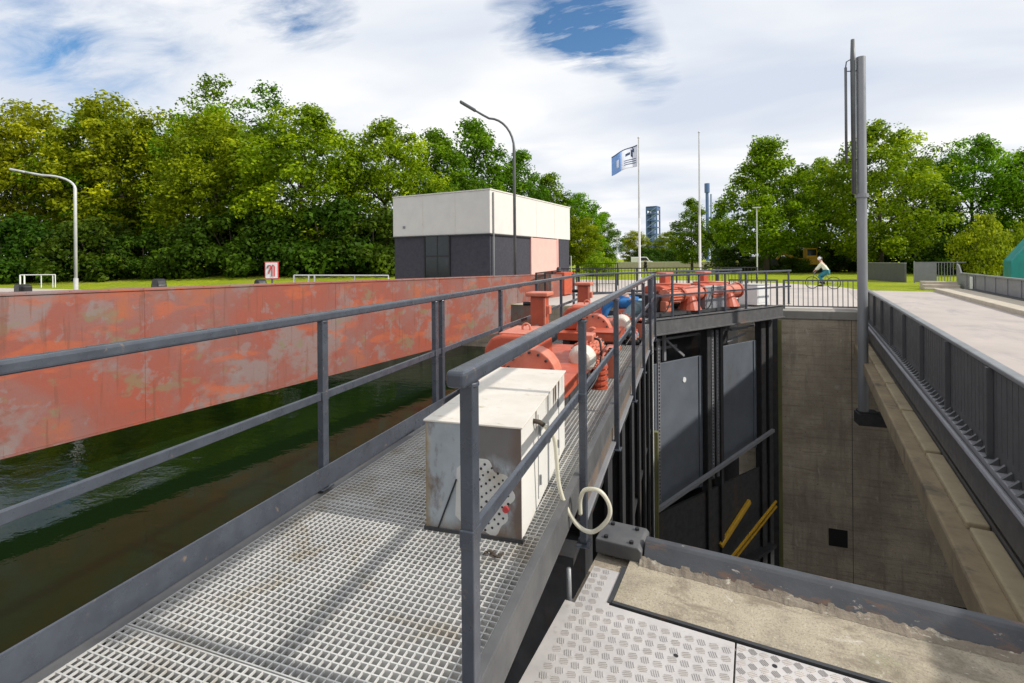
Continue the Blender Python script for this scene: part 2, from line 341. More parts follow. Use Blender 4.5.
NROT = R(-7); NPIV = Vector((-.58, 2.9, 0))
def near(x, y, z):   # the near bank edge stands a few degrees off the gate's right angle
    d = Vector((x, y, z)) - NPIV; d.rotate(Euler((0, 0, NROT))); return NPIV + d
def setting():
    # far bank terrain: one sheet reaching the horizon, rising gently towards the woods on the left
    xs = sorted(set([-2500, -1200, -600, -300, -180] + list(range(-120, 121, 6)) + [180, 300, 600, 1200, 2500]))
    ys = [18.6, 22, 26] + list(range(30, 121, 6)) + [150, 220, 400, 800, 1500, 3000]
    bm = bmesh.new(); V = {}
    for x in xs:
        for y in ys:
            t = max(0, min(1, (-12 - x) / 20)) * max(0, min(1, (y - 24) / 14))
            z = BANK + .75 * t * t * (3 - 2 * t)
            V[x, y] = bm.verts.new((x, y, z))
    for i in range(len(xs) - 1):
        for j in range(len(ys) - 1):
            bm.faces.new((V[xs[i], ys[j]], V[xs[i + 1], ys[j]], V[xs[i + 1], ys[j + 1]], V[xs[i], ys[j + 1]]))
    mb = MB(); mb.bm.free(); mb.bm = bm
    struct(mb.build('ground', 'grass', smooth=True))
    z = BANK + .004
    struct(MB().poly([(x, y, z) for x, y in [(-15, 18.7), (40, 18.7), (40, 20), (10.35, 20.0), (11.3, 29.6)] + PAVE_EDGE[::-1][1:] + [(-13, 43), (-14.9, 30)]]).build('path', 'paving'))
    struct(MB().poly([(-120, 18.7, z), (-15, 18.7, z), (-15, 22.7, z), (-120, 22.7, z)]).build('pavement', 'paving'))
    # near bank behind and beside the camera
    struct(MB().poly([(-.63, -60, NEAR - .03), (60, -60, NEAR - .03), (60, 2.74, NEAR - .03), (-.63, 2.74, NEAR - .03)]).build('near_ground', 'concrete'))
    struct(MB().poly([(-120, -60, NEAR - .03), (-.63, -60, NEAR - .03), (-.63, -1.6, NEAR - .03), (-120, -1.6, NEAR - .03)]).build('near_bank', 'concrete'))
    # water above the gates and the low water in the chamber
    struct(MB().poly([(-140, -1.5, WATER), (-2.12, -1.5, WATER), (-2.12, 12.9, WATER), (1.5, 18.5, WATER), (-140, 18.5, WATER)]).build('canal_water', 'water'))
    struct(MB().poly([(-.6, 3.2, LOW), (90, 3.2, LOW), (90, 18.5, LOW), (-.6, 18.5, LOW)]).build('chamber_water', 'low_water'))
setting()

def lock_walls():
    t = thing('lock_wall', 'long brown stained concrete wall across the deep lock chamber', 'lock wall', (0, 18.5, 0))
    MB().span((-120, 0, -11), (-7.4, 1.2, BANK + .006)).span((2.9, 0, -11), (5.35, 1.2, BANK - .24)).span((5.35, 0, -11), (90, 1.2, -.98)).span((-4.9, 0, -11), (2.6, 1.2, BANK - .02)).build('wall_face', 'wall', t)
    mb = MB()
    mb.span((2.9, -.04, BANK - .24), (5.35, .95, BANK + .03)).build('coping', 'concrete', t, bevel=.02)
    mb = MB()   # one thin dark vertical line down the wall face
    for x in (5.0,): mb.box((x, .004, -5), (.014, .016, 9))
    mb.build('wall_line', 'dark_steel', t)
    MB().span((4.33, -.015, -7.75), (4.85, .3, -7.2)).build('drain_opening', 'black', t)
    MB().span((2.62, -.06, -11), (2.90, 1.1, BANK + .02)).build('edge_armour', 'dark_steel', t, bevel=.01)
    MB().span((2.91, -.012, -9), (3.02, .02, BANK - .3)).build('algae_stripe', 'olive', t)
    n = thing('lock_wall', 'near lock wall below the gritty concrete edge and steel lip', 'lock wall', near(0, 3.27, 0), NROT)
    MB().span((-.58, -4, -11), (60, -.01, NEAR - .035)).build('wall_face', 'wall', n)
    MB().poly([(-.36, -.51, NEAR + .004), (1.75, -.51, NEAR + .004), (1.75, -.07, NEAR + .004), (-.36, -.07, NEAR + .004)]).build('gritty_strip', 'sand', n)
    MB().span((-.36, -.52, NEAR - .3), (1.75, -.075, NEAR)).build('strip_bed', 'sand', n)
    # steel angle coping, sloped outwards
    MB().prism([(-.10, NEAR - .05), (-.098, NEAR + .03), (-.045, NEAR + .105), (-.03, NEAR + .118), (.012, NEAR + .12), (.025, NEAR + .105), (.025, -.9), (-.02, -.9)], 'x', -.28, 1.72).build('steel_lip', 'coping', n, bevel=.004)
    # crumbling rusty fillet between the steel lip and the concrete
    mb = MB(); bm = mb.bm; N = 260; rows = []
    for i in range(N + 1):
        x = -.30 + 2.02 * i / N
        nz = lambda k, f: mnoise.noise(Vector((x * f, k * 7.3, 1.7)))
        w = .046 + .010 * nz(1, 5) + .008 * nz(2, 19) + .008 * nz(3, 60)
        rows.append([bm.verts.new((x, -.088, NEAR + .040 + .012 * nz(4, 9) + .006 * nz(5, 40))), bm.verts.new((x, -.09 - w * .4, NEAR + .020 + .008 * nz(6, 25) + .004 * nz(7, 80))), bm.verts.new((x, -.09 - w, NEAR + .0055))])
    for i in range(N):
        for j in range(2): bm.faces.new((rows[i][j], rows[i + 1][j], rows[i + 1][j + 1], rows[i][j + 1]))
    mb.build('rusty_fillet', 'fillet', n, smooth=True)
    MB().span((-.365, -.532, NEAR - .1), (2.0, -.510, NEAR + .012)).span((-.385, -.532, NEAR - .1), (-.362, -.19, NEAR + .012)).build('edge_angle', 'dark_steel', n)
    br = MB().prism([(-.58, .0), (-.29, .0), (-.29, .07), (-.31, .09), (-.58, .09)], 'y', -.10, .16)
    b = br.build('anchor_block', 'deck_side', n, bevel=.008); b.location = (0, 0, NEAR + .0)
    mb = MB()
    for x in (-.52, -.36):
        for y in (-.06, .11): mb.cyl((x, y, NEAR + .09), (x, y, NEAR + .105), .014, n=6)
    mb.build('anchor_bolts', 'black', n)
    # upstream near wall
    w = tag(MB().span((-120, -2.6, -6), (-2.4, -1.5, NEAR - .02)).build('lock_wall', 'concrete'), 'near canal wall upstream of the grated walkway', 'lock wall')
lock_walls()

def tread_plate(name, label, x0, x1, y0, y1, notch, pitch, blen, ang, hole):
    t = thing(name, label, 'tread plate', near(x0, y0, NEAR), NROT)
    w, h = x1 - x0, y1 - y0
    poly = [(0, 0), (w, 0), (w, h), (0, h)] if not notch else [(0, 0), (w, 0), (w, h), (notch[0], h), (notch[0], h + notch[1]), (.055, h + notch[1]), (.055, h - .06), (0, h - .06)]
    MB().prism(poly, 'z', -.012, 0.006).build('sheet', 'plate', t, bevel=.002)
    mb = MB(); k = 0
    ny, nx = int((h + (notch[1] if notch else 0)) / pitch), int(w / pitch)
    for j in range(ny):
        for i in range(nx):
            px, py = (i + .5) * pitch, (j + .5) * pitch
            if py > h - .02 and (not notch or px > notch[0] - .03 or px < .075): continue
            if notch and px < .03: continue
            if hole and (px - hole[0]) ** 2 + (py - hole[1]) ** 2 < .0007: continue
            a = ang + (math.pi / 2 if (i + j) % 2 else 0)
            ca, sa = math.cos(a), math.sin(a)
            for q in (-1.5, -.5, .5, 1.5):
                L = blen * (1 if abs(q) < 1 else .8); o = q * pitch * .175
                mb.box((px - sa * o, py + ca * o, .0072), (L, pitch * .045, .004), rz=a)
    mb.build('tread_pattern', 'plate_worn', t)
    if hole: MB().cyl((hole[0], hole[1], .002), (hole[0], hole[1], .0075), .011, n=14).build('lifting_hole', 'black', t)
    return t
tread_plate('tread_plate', 'worn metal tread plate beside the walkway, with one round lifting hole', -.60, .245, -.9, 2.725, (.225, .30), .056, .040, R(20), (.60, 3.42))
tread_plate('tread_plate', 'metal tread plate with a crisper pattern in front of the road bridge', .253, 1.5, -.9, 2.725, None, .047, .037, R(40), (.16, 3.55))

# ------------------------------------------------------------------ lock gate leaves
def gratings(parent, x0, x1, ys, skip=None):
    for a, b in ys:
        mb = MB(); n = int((b - a) / .0345)
        for k in range(n + 1): mb.box(((x0 + x1) / 2, a + .004 + (b - a - .012) * k / n, -.014), (x1 - x0, .0060, .028))
        m = int((x1 - x0) / .0345)
        for k in range(m + 1): mb.box((x0 + .003 + (x1 - x0 - .006) * k / m, (a + b) / 2 - .002, -.005), (.0052, b - a - .008, .009))
        mb.build('grating', 'galv', parent)
def gate_one():
    t = thing('lock_gate', 'near lock gate carrying the long grated walkway beside the tread plates', 'lock gate', (0, 0, 0))
    ys = [(2.60 + k * 1.16, 2.60 + (k + 1) * 1.16) for k in range(-3, 8)]
    gratings(t, -2.20, -.705, ys)
    mb = MB(); mb.span((-.70, -1.2, .075), (-.655, 12.05, .09)); mb.span((-.668, -1.2, -.085), (-.655, 12.05, .075)); mb.span((-.70, -1.2, -.10), (-.655, 12.05, -.086))
    mb.build('side_channel', 'deck_side', t, bevel=.003)
    MB().span((-.71, 3.35, -.30), (-.640, 12.05, -.275)).build('lower_flange', 'grey_paint', t, bevel=.004)
    MB().span((-.70, 3.35, -.272), (-.68, 12.05, -.11)).build('lower_web', 'rusty_steel', t)
    MB().span((-1.6, -1.2, -.6), (-1.5, 3.2, -.17)).span((-.95, -1.2, -.7), (-.90, 3.2, -.17)).build('support_beam', 'dark_steel', t)
    MB().span((-2.36, -1.2, -.34), (-2.24, 12.6, -.035)).build('edge_girder', 'deck_side', t, bevel=.005)
    mb = MB()
    for k in range(14): mb.span((-2.22, -.85 + k * 1.0, -.16), (-.74, -.77 + k * 1.0, -.04))
    mb.span((-1.5, -1.2, -.2), (-1.42, 12.4, -.165))
    mb.build('cross_beams', 'dark_steel', t)
    MB().span((-2.1, 3.3, -11), (-1.98, 12.7, -.5)).build('gate_skin', 'skin', t)
    for k in range(8):
        y = 3.75 + k * 1.15
        MB().span((-1.9, y, -11), (-.72, y + .06, -.42)).span((-.735, y - .12, -11), (-.70, y + .18, -.42)).build('vertical_rib', 'dark_steel', t)
    mb = MB()
    for z in (-.62, -2.4, -4.6, -6.8): mb.span((-1.95, 3.4, z), (-.74, 12.0, z + .05))
    mb.build('gate_girder', 'dark_steel', t)
    MB().span((-1.0, 12.02, -10.5), (-.78, 12.25, -.35)).build('mitre_post', 'grey_paint', t, bevel=.01)
    MB().span((-.69, 11.98, -8), (-.60, 12.10, -2.5)).build('algae_post', 'olive', t, bevel=.01)
    MB().cyl((-.72, 11.9, -8), (-.72, 11.9, -.4), .035).build('guide_pipe', 'pale_pole', t)
    MB().tube([(-.615, 2.70, -.2), (-.612, 2.70, -.34), (-.612, 2.69, -.75)], .014, 8).build('hinge_pin', 'pole', t, smooth=True)
gate_one()
G2 = R(-35.7); G2O = (-.78, 12.2, 0)
def gate_two():
    t = thing('lock_gate', 'far dark lock gate with grey panels over the deep chamber', 'lock gate', G2O, G2)
    gratings(t, -1.62, -.14, [(.15 + k * 1.2, .15 + (k + 1) * 1.2) for k in range(5)])
    MB().span((-.10, 0, -.30), (-.02, 6.3, .03)).span((-.14, 0, -.34), (.03, 6.3, -.30)).span((-.14, 0, .03), (.02, 6.3, .05)).build('deck_fascia', 'deck_side', t, bevel=.005)
    MB().span((-1.75, -.5, -.34), (-1.66, 6.3, .05)).build('edge_girder', 'deck_side', t)
    mb = MB()
    for k in range(7): mb.span((-1.62, .2 + k, -.2), (-.16, .28 + k, -.05))
    mb.build('cross_beams', 'dark_steel', t)
    MB().span((-1.6, .2, -11), (-1.5, 6.3, -.4)).build('gate_skin', 'dark_steel', t)
    # two sliding panels seen through the frame
    MB().span((-.52, .10, -4.75), (-.47, 2.72, -1.16)).span((-.47, 2.58, -4.75), (-.44, 2.72, -1.16)).build('sluice_panel', 'skin', t, bevel=.01)
    MB().span((-.52, 3.55, -4.3), (-.47, 5.5, -1.02)).span((-.47, 5.36, -4.3), (-.44, 5.5, -1.02)).build('sluice_panel', 'skin', t, bevel=.01)
    for y, d in ((-.02, .08), (2.80, .10), (3.42, .08), (5.62, .16), (6.05, .14)):
        MB().span((-.55, y, -11), (-.32, y + .04, -.36)).span((-.34, y - d / 2, -11), (-.30, y + d, -.36)).build('vertical_frame', 'dark_steel', t)
    def rack(y):
        mb = MB(); mb.span((-.38, y, -4.6), (-.34, y + .018, -.5)).span((-.38, y + .068, -4.6), (-.34, y + .086, -.5))
        for k in range(46): mb.span((-.375, y + .015, -4.55 + k * .088), (-.345, y + .07, -4.52 + k * .088))
        mb.build('lifting_rack', 'grey_paint', t)
    rack(.72); rack(3.02); rack(3.26)
    mb = MB()
    mb.bar((-.25, .1, -4.75), (-.25, 6.1, -3.85), .09, .09)
    mb.build('diagonal_brace', 'grey_paint', t)
    mb = MB()
    mb.span((-.8, .2, -.66), (-.74, 6.2, -.60)).span((-1.0, 1.35, -.95), (-.94, 2.3, -.88))
    mb.bar((-.7, 1.45, -.62), (-.7, 2.25, -1.15), .06, .06).bar((-.62, 3.6, -1.0), (-.62, 4.1, -.55), .06, .06).bar((-.62, 4.2, -.95), (-.62, 5.2, -.8), .05, .05)
    mb.bar((-.62, 4.4, -.62), (-.62, 5.3, -.62), .07, .07).span((-.66, 3.2, -1.0), (-.58, 3.28, -.36)).span((-.66, 1.3, -1.16), (-.60, 1.38, -.36))
    mb.build('truss_bars', 'grey_paint', t)
    MB().cyl((-.47, 1.95, -1.72), (-.455, 1.95, -1.72), .07).build('white_spot', 'white', t)
    MB().cyl((-.58, 3.55, -.55), (-.52, 3.55, -.55), .07).build('pulley', 'pale_pole', t)
    mb = MB().span((-.45, .1, -7.4), (-.12, 6.0, -7.32)).span((-.45, .1, -9), (-.38, 6, -4.9)); mb.build('lower_walkway', 'dark_steel', t)
    MB().bar((-.10, 3.1, -6.95), (-.10, 5.95, -5.95), .05, .05).bar((-.10, 3.1, -7.10), (-.10, 5.95, -6.10), .05, .05).build('yellow_rail', 'yellow', t)
    MB().bar((-.33, 3.35, -6.55), (-.33, 4.85, -5.72), .10, .14).build('yellow_bumper', 'yellow', t, bevel=.02)
    MB().span((-.26, -.16, -8), (-.14, -.05, -.36)).build('mitre_post', 'pale_pole', t, bevel=.01)
    MB().prism([(.28, -4.7), (.62, -4.55), (.40, -3.0), (.30, -3.2)], 'x', -.43, -.40).build('pale_wedge', 'pale_pole', t)  # pale wedge shape close to the mitre seam
gate_two()

# ------------------------------------------------------------------ railings
def railing(name, label, loc, rot, y0, y1, posts, top=1.16, mid=.60, x=0, toe=0, toeside=1, group='steel railings on the lock gates', m='rail', wp=.055, z0=-.02, wt=.066, px=0, pz=None):
    t = thing(name, label, 'railing', loc, rot, group)
    MB().span((x - wt / 2, y0, top - .055), (x + wt / 2, y1, top)).build('handrail', m, t, bevel=.014, seg=3)
    MB().span((x - .012, y0 + .125, mid - .025), (x + .012, y1, mid + .025)).build('mid_rail', m, t, bevel=.004)
    for y in posts:
        q = x + (px if y > posts[0] else -.0); zz = z0 if pz is None or y == posts[0] else pz
        MB().span((q - wp * .42, y - wp / 2, zz), (q + wp * .42, y + wp / 2, top - .055)).span((q - wp * .8, y - wp, zz), (q + wp * .8, y + wp, zz + .012)).span((q - wp * .46, y - wp * .6, mid - .030), (q + wp * .46, y + wp * .6, mid + .030)).cyl((q, y, top - .07), (q, y, top - .055), wp * .62, n=10).build('post', m, t, bevel=.004)
    if toe: MB().span((x + toeside * .045, y0, .012), (x + toeside * .057, y1, toe)).build('toe_board', m, t, bevel=.003)
    return t
railing('railing', 'slate grey railing between the red beam and the grated walkway', (-2.30, 0, 0), 0, -1.2, 12.6, [-.75, 1.02, 2.76, 4.36, 4.50, 6.20, 7.92, 9.64, 11.36], toe=.15)
railing('railing', 'slate grey railing on the chamber side of the walkway, its near end capped', (-.668, 0, 0), 0, 1.39, 12.0, [1.50, 3.24, 4.95, 6.68, 8.40, 10.12, 11.85], toe=0, px=.034, pz=-.36)
railing('railing', 'dark railing along the chamber edge of the far gate', G2O, G2, .05, 6.9, [.08, .18, .95, 2.05, 3.25, 4.3, 5.4, 6.75], x=-.07, top=1.12, toe=0, z0=.05, wp=.05, wt=.05)
railing('railing', 'dark railing on the canal side of the far gate behind the red drives', G2O, G2, -.9, 6.9, [-.85, .7, 2.3, 3.9, 5.5, 6.8], x=-1.70, top=1.14, toe=.12, z0=.05, wp=.05, wt=.05)

def bar_fence(name, label, a, b, z0, h, pitch, m='black', postpitch=2.0, th=.022):
    a, b = Vector((*a, 0)), Vector((*b, 0)); d = b - a; L = d.length
    t = thing(name, label, 'fence', (a.x, a.y, z0), math.atan2(d.y, d.x))
    MB().span((0, -.025, h - .05), (L, .025, h)).build('rail', m, t); MB().span((0, -.018, .10), (L, .018, .14)).build('rail', m, t)
    mb = MB()
    for k in range(1, int(L / pitch)): mb.box((k * pitch, 0, h / 2 + .04), (th, th * .8, h - .15))
    mb.build('bars', m, t)
    n = max(1, round(L / postpitch))
    for k in range(n + 1): MB().box((L * k / n, 0, h / 2), (.06, .06, h)).build('post', m, t)
    return t
bar_fence('bar_fence', 'dark bar fence on the wall top between the far gate and tall pole', (3.2, 19.1), (5.55, 19.15), BANK, 1.02, .145, m='dark_pole')
bar_fence('bar_fence', 'long black bar fence in front of the lawn behind the red columns', (-6.0, 24.4), (3.4, 27.4), BANK, 1.32, .16)
bar_fence('bar_fence', 'short black bar fence at the end of the red beam by the building', (-5.6, 19.2), (-5.9, 24.3), BANK, 1.25, .16)
bar_fence('bar_fence', 'bar fence from the lawn fence back to the far gate', (1.5, 19.2), (3.0, 19.15), BANK, 1.02, .145, m='dark_pole')
bar_fence('bar_fence', 'pale green fence panel beside the dark building wall', (-6.8, 32.8), (-4.2, 33.8), BANK, 1.5, .12, m='leaf_deep')

# ------------------------------------------------------------------ gate drives
def spline(pts, n=8):
    out = []
    P = [Vector(p) for p in pts]; P = [2 * P[0] - P[1]] + P + [2 * P[-1] - P[-2]]
    for i in range(1, len(P) - 2):
        for k in range(n):
            t = k / n
            out.append(.5 * ((2 * P[i]) + (P[i + 1] - P[i - 1]) * t + (2 * P[i - 1] - 5 * P[i] + 4 * P[i + 1] - P[i + 2]) * t * t + (3 * P[i] - P[i - 1] - 3 * P[i + 1] + P[i + 2]) * t ** 3))
    out.append(P[-2]); return out
def drive_a():
    t = thing('gate_drive', 'red gate drive directly behind the large cream cabinet', 'gate drive', (0, 0, 0), 0, 'red drives on the lock gates')
    MB().span((-1.95, 4.45, .24), (-1.02, 6.6, .36)).build('base_plate', 'red', t, bevel=.008)
    MB().span((-1.90, 4.6, -.02), (-1.78, 6.5, .24)).span((-1.2, 4.6, -.02), (-1.1, 6.5, .24)).build('support', 'dark_steel', t)
    MB().prism([(-1.95, .36), (-1.95, .60), (-1.87, .71), (-1.76, .745), (-1.50, .745), (-1.42, .70), (-1.40, .60), (-1.40, .36)], 'y', 4.75, 5.45).build('gearbox', 'red', t, bevel=.035, seg=3)
    MB().span((-1.80, 4.80, .740), (-1.48, 5.40, .755)).build('gearbox_lid', 'pale_red', t)
    MB().ring((-1.6, 5.1, .775), .045, .012, 'Y', 14, 6).build('lifting_eye', 'pale_red', t, smooth=True)
    # curved guard
    prof = [(-1.42 + .27 * math.cos(a), .36 + .28 * math.sin(a)) for a in [math.pi * k / 12 for k in range(13)]]
    MB().prism(prof, 'y', 4.62, 4.86).build('wheel_guard', 'pale_red', t, bevel=.01)
    mb = MB().cyl((-1.08, 5.55, .40), (-1.08, 6.2, .40), .145, n=20)
    for k in range(22):
        a = k * math.pi * 2 / 22; mb.bar((-1.08 + .155 * math.cos(a), 5.6, .40 + .155 * math.sin(a)), (-1.08 + .155 * math.cos(a), 6.15, .40 + .155 * math.sin(a)), .012, .035, up=(math.cos(a), 0, math.sin(a)))
    mo = mb.build('motor', 'pale_red', t)
    MB().cyl((-1.08, 5.40, .40), (-1.08, 5.55, .40), .11, .165, n=20).build('motor_cover', 'cream', mo, bevel=.03)
    MB().span((-1.16, 5.7, .54), (-1.0, 5.95, .63)).build('terminal_box', 'pale_red', mo, bevel=.01)
    MB().tube(spline([(-1.0, 5.82, .58), (-.93, 5.8, .55), (-.90, 5.7, .38), (-.92, 5.5, .2), (-1.0, 5.3, .06)]), .014, 8).build('motor_cable', 'black', mo, smooth=True)
    mb = MB()
    for y in (4.82, 5.02, 5.22, 5.40):
        for x in (-1.91, -1.44): mb.cyl((x, y, .36), (x, y, .385), .018, n=6)
    for k in range(9):
        a = math.pi * k / 8; mb.cyl((-1.42 + .235 * math.cos(a), 4.595, .36 + .245 * math.sin(a)), (-1.42 + .235 * math.cos(a), 4.62, .36 + .245 * math.sin(a)), .013, n=6)
    mb.build('bolts', 'dark_steel', t)
    MB().span((-1.72, 4.744, .50), (-1.58, 4.75, .58)).build('name_plate', 'galv', t)
    MB().span((-1.34, 4.15, .30), (-.98, 4.6, .42)).span((-1.36, 4.13, .42), (-.96, 4.62, .435)).build('brake_housing', 'red', t, bevel=.015)
    MB().cyl((-1.42, 4.5, .36), (-1.42, 4.62, .36), .09, n=16).build('shaft_hub', 'pale_red', t, bevel=.01)
    MB().cyl((-1.08, 6.2, .40), (-1.08, 6.6, .38), .09).build('coupling', 'black', t)
    mb = MB().cyl((-.95, 5.85, -.30), (-.95, 5.85, .30), .075)
    for k in range(9): mb.cyl((-.95, 5.85, -.26 + k * .062), (-.95, 5.85, -.235 + k * .062), .105, n=16)
    mb.build('brake_motor', 'red', t)
    MB().span((-.93, 6.35, .0), (-.80, 6.5, .36)).span((-.98, 6.35, .3), (-.80, 6.75, .36)).build('bracket', 'pale_red', t, bevel=.01)
    MB().span((-2.16, 7.08, -.02), (-1.94, 7.34, .96)).build('rack_column', 'red', t, bevel=.02)
    c = MB().span((-2.22, 7.02, .96), (-1.88, 7.40, 1.02)).build('column_cap', 'pale_red', t, bevel=.015)
    MB().span((-1.95, 7.05, .05), (-1.92, 7.085, .94)).span((-1.94, 7.10, .70), (-1.87, 7.22, .82)).build('column_bracket', 'pale_red', t, bevel=.005)
    MB().cyl((-2.3, 7.2, .84), (-2.16, 7.2, .84), .03).build('drive_shaft', 'black', t)
    mb = MB().cyl((-2.05, 5.45, .5), (-2.05, 7.1, .5), .05); mb.build('long_shaft', 'dark_pole', t)
    return t
dA = drive_a()
copy_thing(dA, (0.06, 3.2, 0), 0, 'red gate drive beside the person in blue on the walkway')
def drive_b():
    t = thing('gate_drive', 'faded red drive near the corner of the far gate', 'gate drive', G2O, G2, 'red drives on the lock gates')
    MB().span((-1.5, .6, .05), (-.3, 2.9, .13)).build('base_plate', 'dark_steel', t)
    MB().span((-1.50, 2.25, .05), (-1.28, 2.5, 1.06)).build('rack_column', 'red', t, bevel=.02)
    MB().span((-1.56, 2.2, 1.06), (-1.22, 2.55, 1.11)).build('column_cap', 'pale_red', t, bevel=.012)
    MB().prism([(-1.5, .55), (-1.5, .70), (-1.3, .78), (-.9, .78), (-.7, .70), (-.6, .55)], 'y', 1.5, 2.7).build('gearbox', 'red', t, bevel=.03)
    mb = MB().cyl((-.55, 1.25, .52), (-.55, 1.85, .52), .18, n=18)
    for k in range(16):
        a = k * math.pi / 8; mb.bar((-.55 + .19 * math.cos(a), 1.28, .52 + .19 * math.sin(a)), (-.55 + .19 * math.cos(a), 1.82, .52 + .19 * math.sin(a)), .012, .03, up=(math.cos(a), 0, math.sin(a)))
    mb.build('motor', 'pale_red', t)
    MB().cyl((-.55, 1.95, .56), (-.55, 2.75, .56), .16, .2, n=18).build('brake_drum', 'pale_red', t, bevel=.03)
    MB().cyl((-.5, 2.25, .13), (-.5, 2.25, .50), .32, .14, n=18).build('bell_base', 'red', t)
    MB().span((-.62, 1.15, .13), (-.42, 1.4, .40)).build('foot_block', 'pale_red', t, bevel=.02)
    MB().span((-1.4, .7, .13), (-.6, 1.2, .58)).build('control_box', 'black', t, bevel=.02)
    mb = MB()
    for k in range(10):
        a = k * math.pi / 5; mb.cyl((-.5 + .29 * math.cos(a), 2.25 + .29 * math.sin(a), .13), (-.5 + .29 * math.cos(a), 2.25 + .29 * math.sin(a), .16), .018, n=6)
    mb.build('bolts', 'dark_steel', t)
    MB().cyl((-.55, 1.85, .54), (-.55, 1.95, .55), .21, n=18).build('flange', 'red', t, bevel=.01); MB().cyl((-.55, 2.75, .56), (-.55, 2.82, .56), .23, n=18).build('flange', 'red', t, bevel=.01)
    MB().tube(spline([(-.45, 1.4, .70), (-.38, 1.35, .74), (-.30, 1.2, .5), (-.28, 1.0, .2), (-.35, .8, .08)]), .016, 8).build('motor_cable', 'black', t, smooth=True)
    MB().tube([(-1.2, 1.6, .80), (-.8, 1.9, .82), (-.5, 2.3, .80)], .03, 8).build('oil_pipe', 'pale_red', t, smooth=True)
    MB().cyl((-.98, .5, .3), (-.98, 1.6, .66), .03).build('drive_shaft', 'dark_pole', t)
    return t
dB = drive_b()
c = copy_thing(dB, (G2O[0] + .584 * 1.72 + .06, G2O[1] + .812 * 1.72, 0), G2, 'faded red drive next to the white cabinet on the far gate')
def small_box(name, label, x0, x1, y0, y1, z1, m, m2):
    t = thing(name, label, 'cabinet', G2O, G2)
    MB().span((x0, y0, .055), (x1, y1, z1)).build('housing', m, t, bevel=.01)
    MB().span((x0 - .02, y0 - .02, z1), (x1 + .02, y1 + .02, z1 + .025)).build('lid', m2, t, bevel=.004)
    MB().span((x1, y0 + .04, .12), (x1 + .012, y1 - .04, z1 - .05)).build('door', m, t, bevel=.003)
small_box('switch_cabinet', 'grey sheet metal cabinet between two red drives on the far gate', -1.0, -.35, 2.75, 3.75, .70, 'grey_paint', 'galv')
small_box('switch_cabinet', 'white cabinet at the outer end of the far gate', -1.0, -.4, 5.5, 6.2, .66, 'white', 'galv')

def big_cabinet():
    t = thing('equipment_cabinet', 'large cream metal cabinet with a perforated grey front on the walkway', 'cabinet', (-1.10, 2.5, 0), R(3.5))
    MB().span((-.275, 0, .012), (.275, .006, .605)).span((-.275, .006, .012), (-.269, 1.38, .605)).span((-.275, 1.374, .012), (.275, 1.38, .605)).build('front_sheet', 'cabinet', t)
    MB().span((.269, .004, .012), (.277, 1.37, .605)).build('side_sheet', 'streaked', t)
    MB().span((-.285, -.010, .605), (.287, 1.395, .616)).build('lid', 'cream', t, bevel=.003)
    # punched vent: rows of small round holes in a fan
    mb = MB()
    cx, cz = .02, .22
    def worn(a): return .205 + .016 * math.sin(a * 5) + .012 * math.sin(a * 11 + 1)
    for ri, rr in enumerate([.035, .065, .095, .125, .155, .185]):
        n = max(5, int(rr * 150))
        for k in range(n):
            a = 2 * math.pi * (k + (ri % 2) * .5) / n
            x, z = cx + rr * math.cos(a), cz + rr * math.sin(a)
            if x > -.06 and .04 < z < .41: mb.cyl((x, -.0025, z), (x, .004, z), .0068 + random.uniform(-.001, .001), n=8)
    mb.build('vent_holes', 'black', t)
    pts = [(cx + worn(a) * math.cos(a), cz + worn(a) * math.sin(a)) for a in [R(-100 + 4 * k) for k in range(55)]] + [(-.09, .36), (-.10, .10)]
    MB().prism(pts, 'y', -.0012, .003).build('vent_patch', 'galv', t)
    MB().prism([(-.02, .12), (.03, .12), (.035, .25), (.0, .29), (-.02, .26)], 'y', -.004, .003).build('vent_slot', 'black', t)
    MB().cyl((.19, -.012, .17), (.19, 0, .17), .017).build('red_cap', 'sign_red', t)
    MB().bar((-.20, -.006, .02), (-.09, -.006, .30), .006, .008).build('scratch_wire', 'black', t)
    MB().span((-.285, -.008, .0), (.285, .03, .02)).build('base_frame', 'dark_steel', t)
    MB().tube([(.275, .28, .56), (.31, .30, .55), (.335, .31, .53)], .014, 8).build('cable_gland', 'bark', t, smooth=True)
    mb = MB()
    for y in (.44, 1.06):
        for z in (.12, .42): mb.cyl((.284, y, z), (.284, y, z + .06), .007, n=8)
    mb.build('hinge', 'pole', t)
    MB().span((.277, .70, .28), (.290, .74, .34)).build('lock', 'pole', t, bevel=.003)
    mb = MB()
    for y in (.4, 1.1): mb.span((.277, y, .05), (.281, y + .006, .56))
    mb.build('side_seam', 'grey_paint', t)
big_cabinet()

def spline(pts, n=8):
    out = []
    P = [Vector(p) for p in pts]; P = [2 * P[0] - P[1]] + P + [2 * P[-1] - P[-2]]
    for i in range(1, len(P) - 2):
        for k in range(n):
            t = k / n
            out.append(.5 * ((2 * P[i]) + (P[i + 1] - P[i - 1]) * t + (2 * P[i - 1] - 5 * P[i] + 4 * P[i + 1] - P[i + 2]) * t * t + (3 * P[i] - P[i - 1] - 3 * P[i + 1] + P[i + 2]) * t ** 3))
    out.append(P[-2]); return out
tag(MB().tube(spline([(-.77, 2.80, .535), (-.72, 2.82, .46), (-.70, 2.86, .16), (-.625, 2.9, -.04), (-.53, 2.94, -.11), (-.435, 2.93, -.02), (-.42, 2.92, .07), (-.47, 2.90, .155), (-.56, 2.93, .14), (-.60, 2.97, .06), (-.605, 2.99, -.04)]), .0125, 10).build('cable', 'hose', smooth=True),
    'cream cable hanging in a loop out of the side of the cabinet', 'cable')
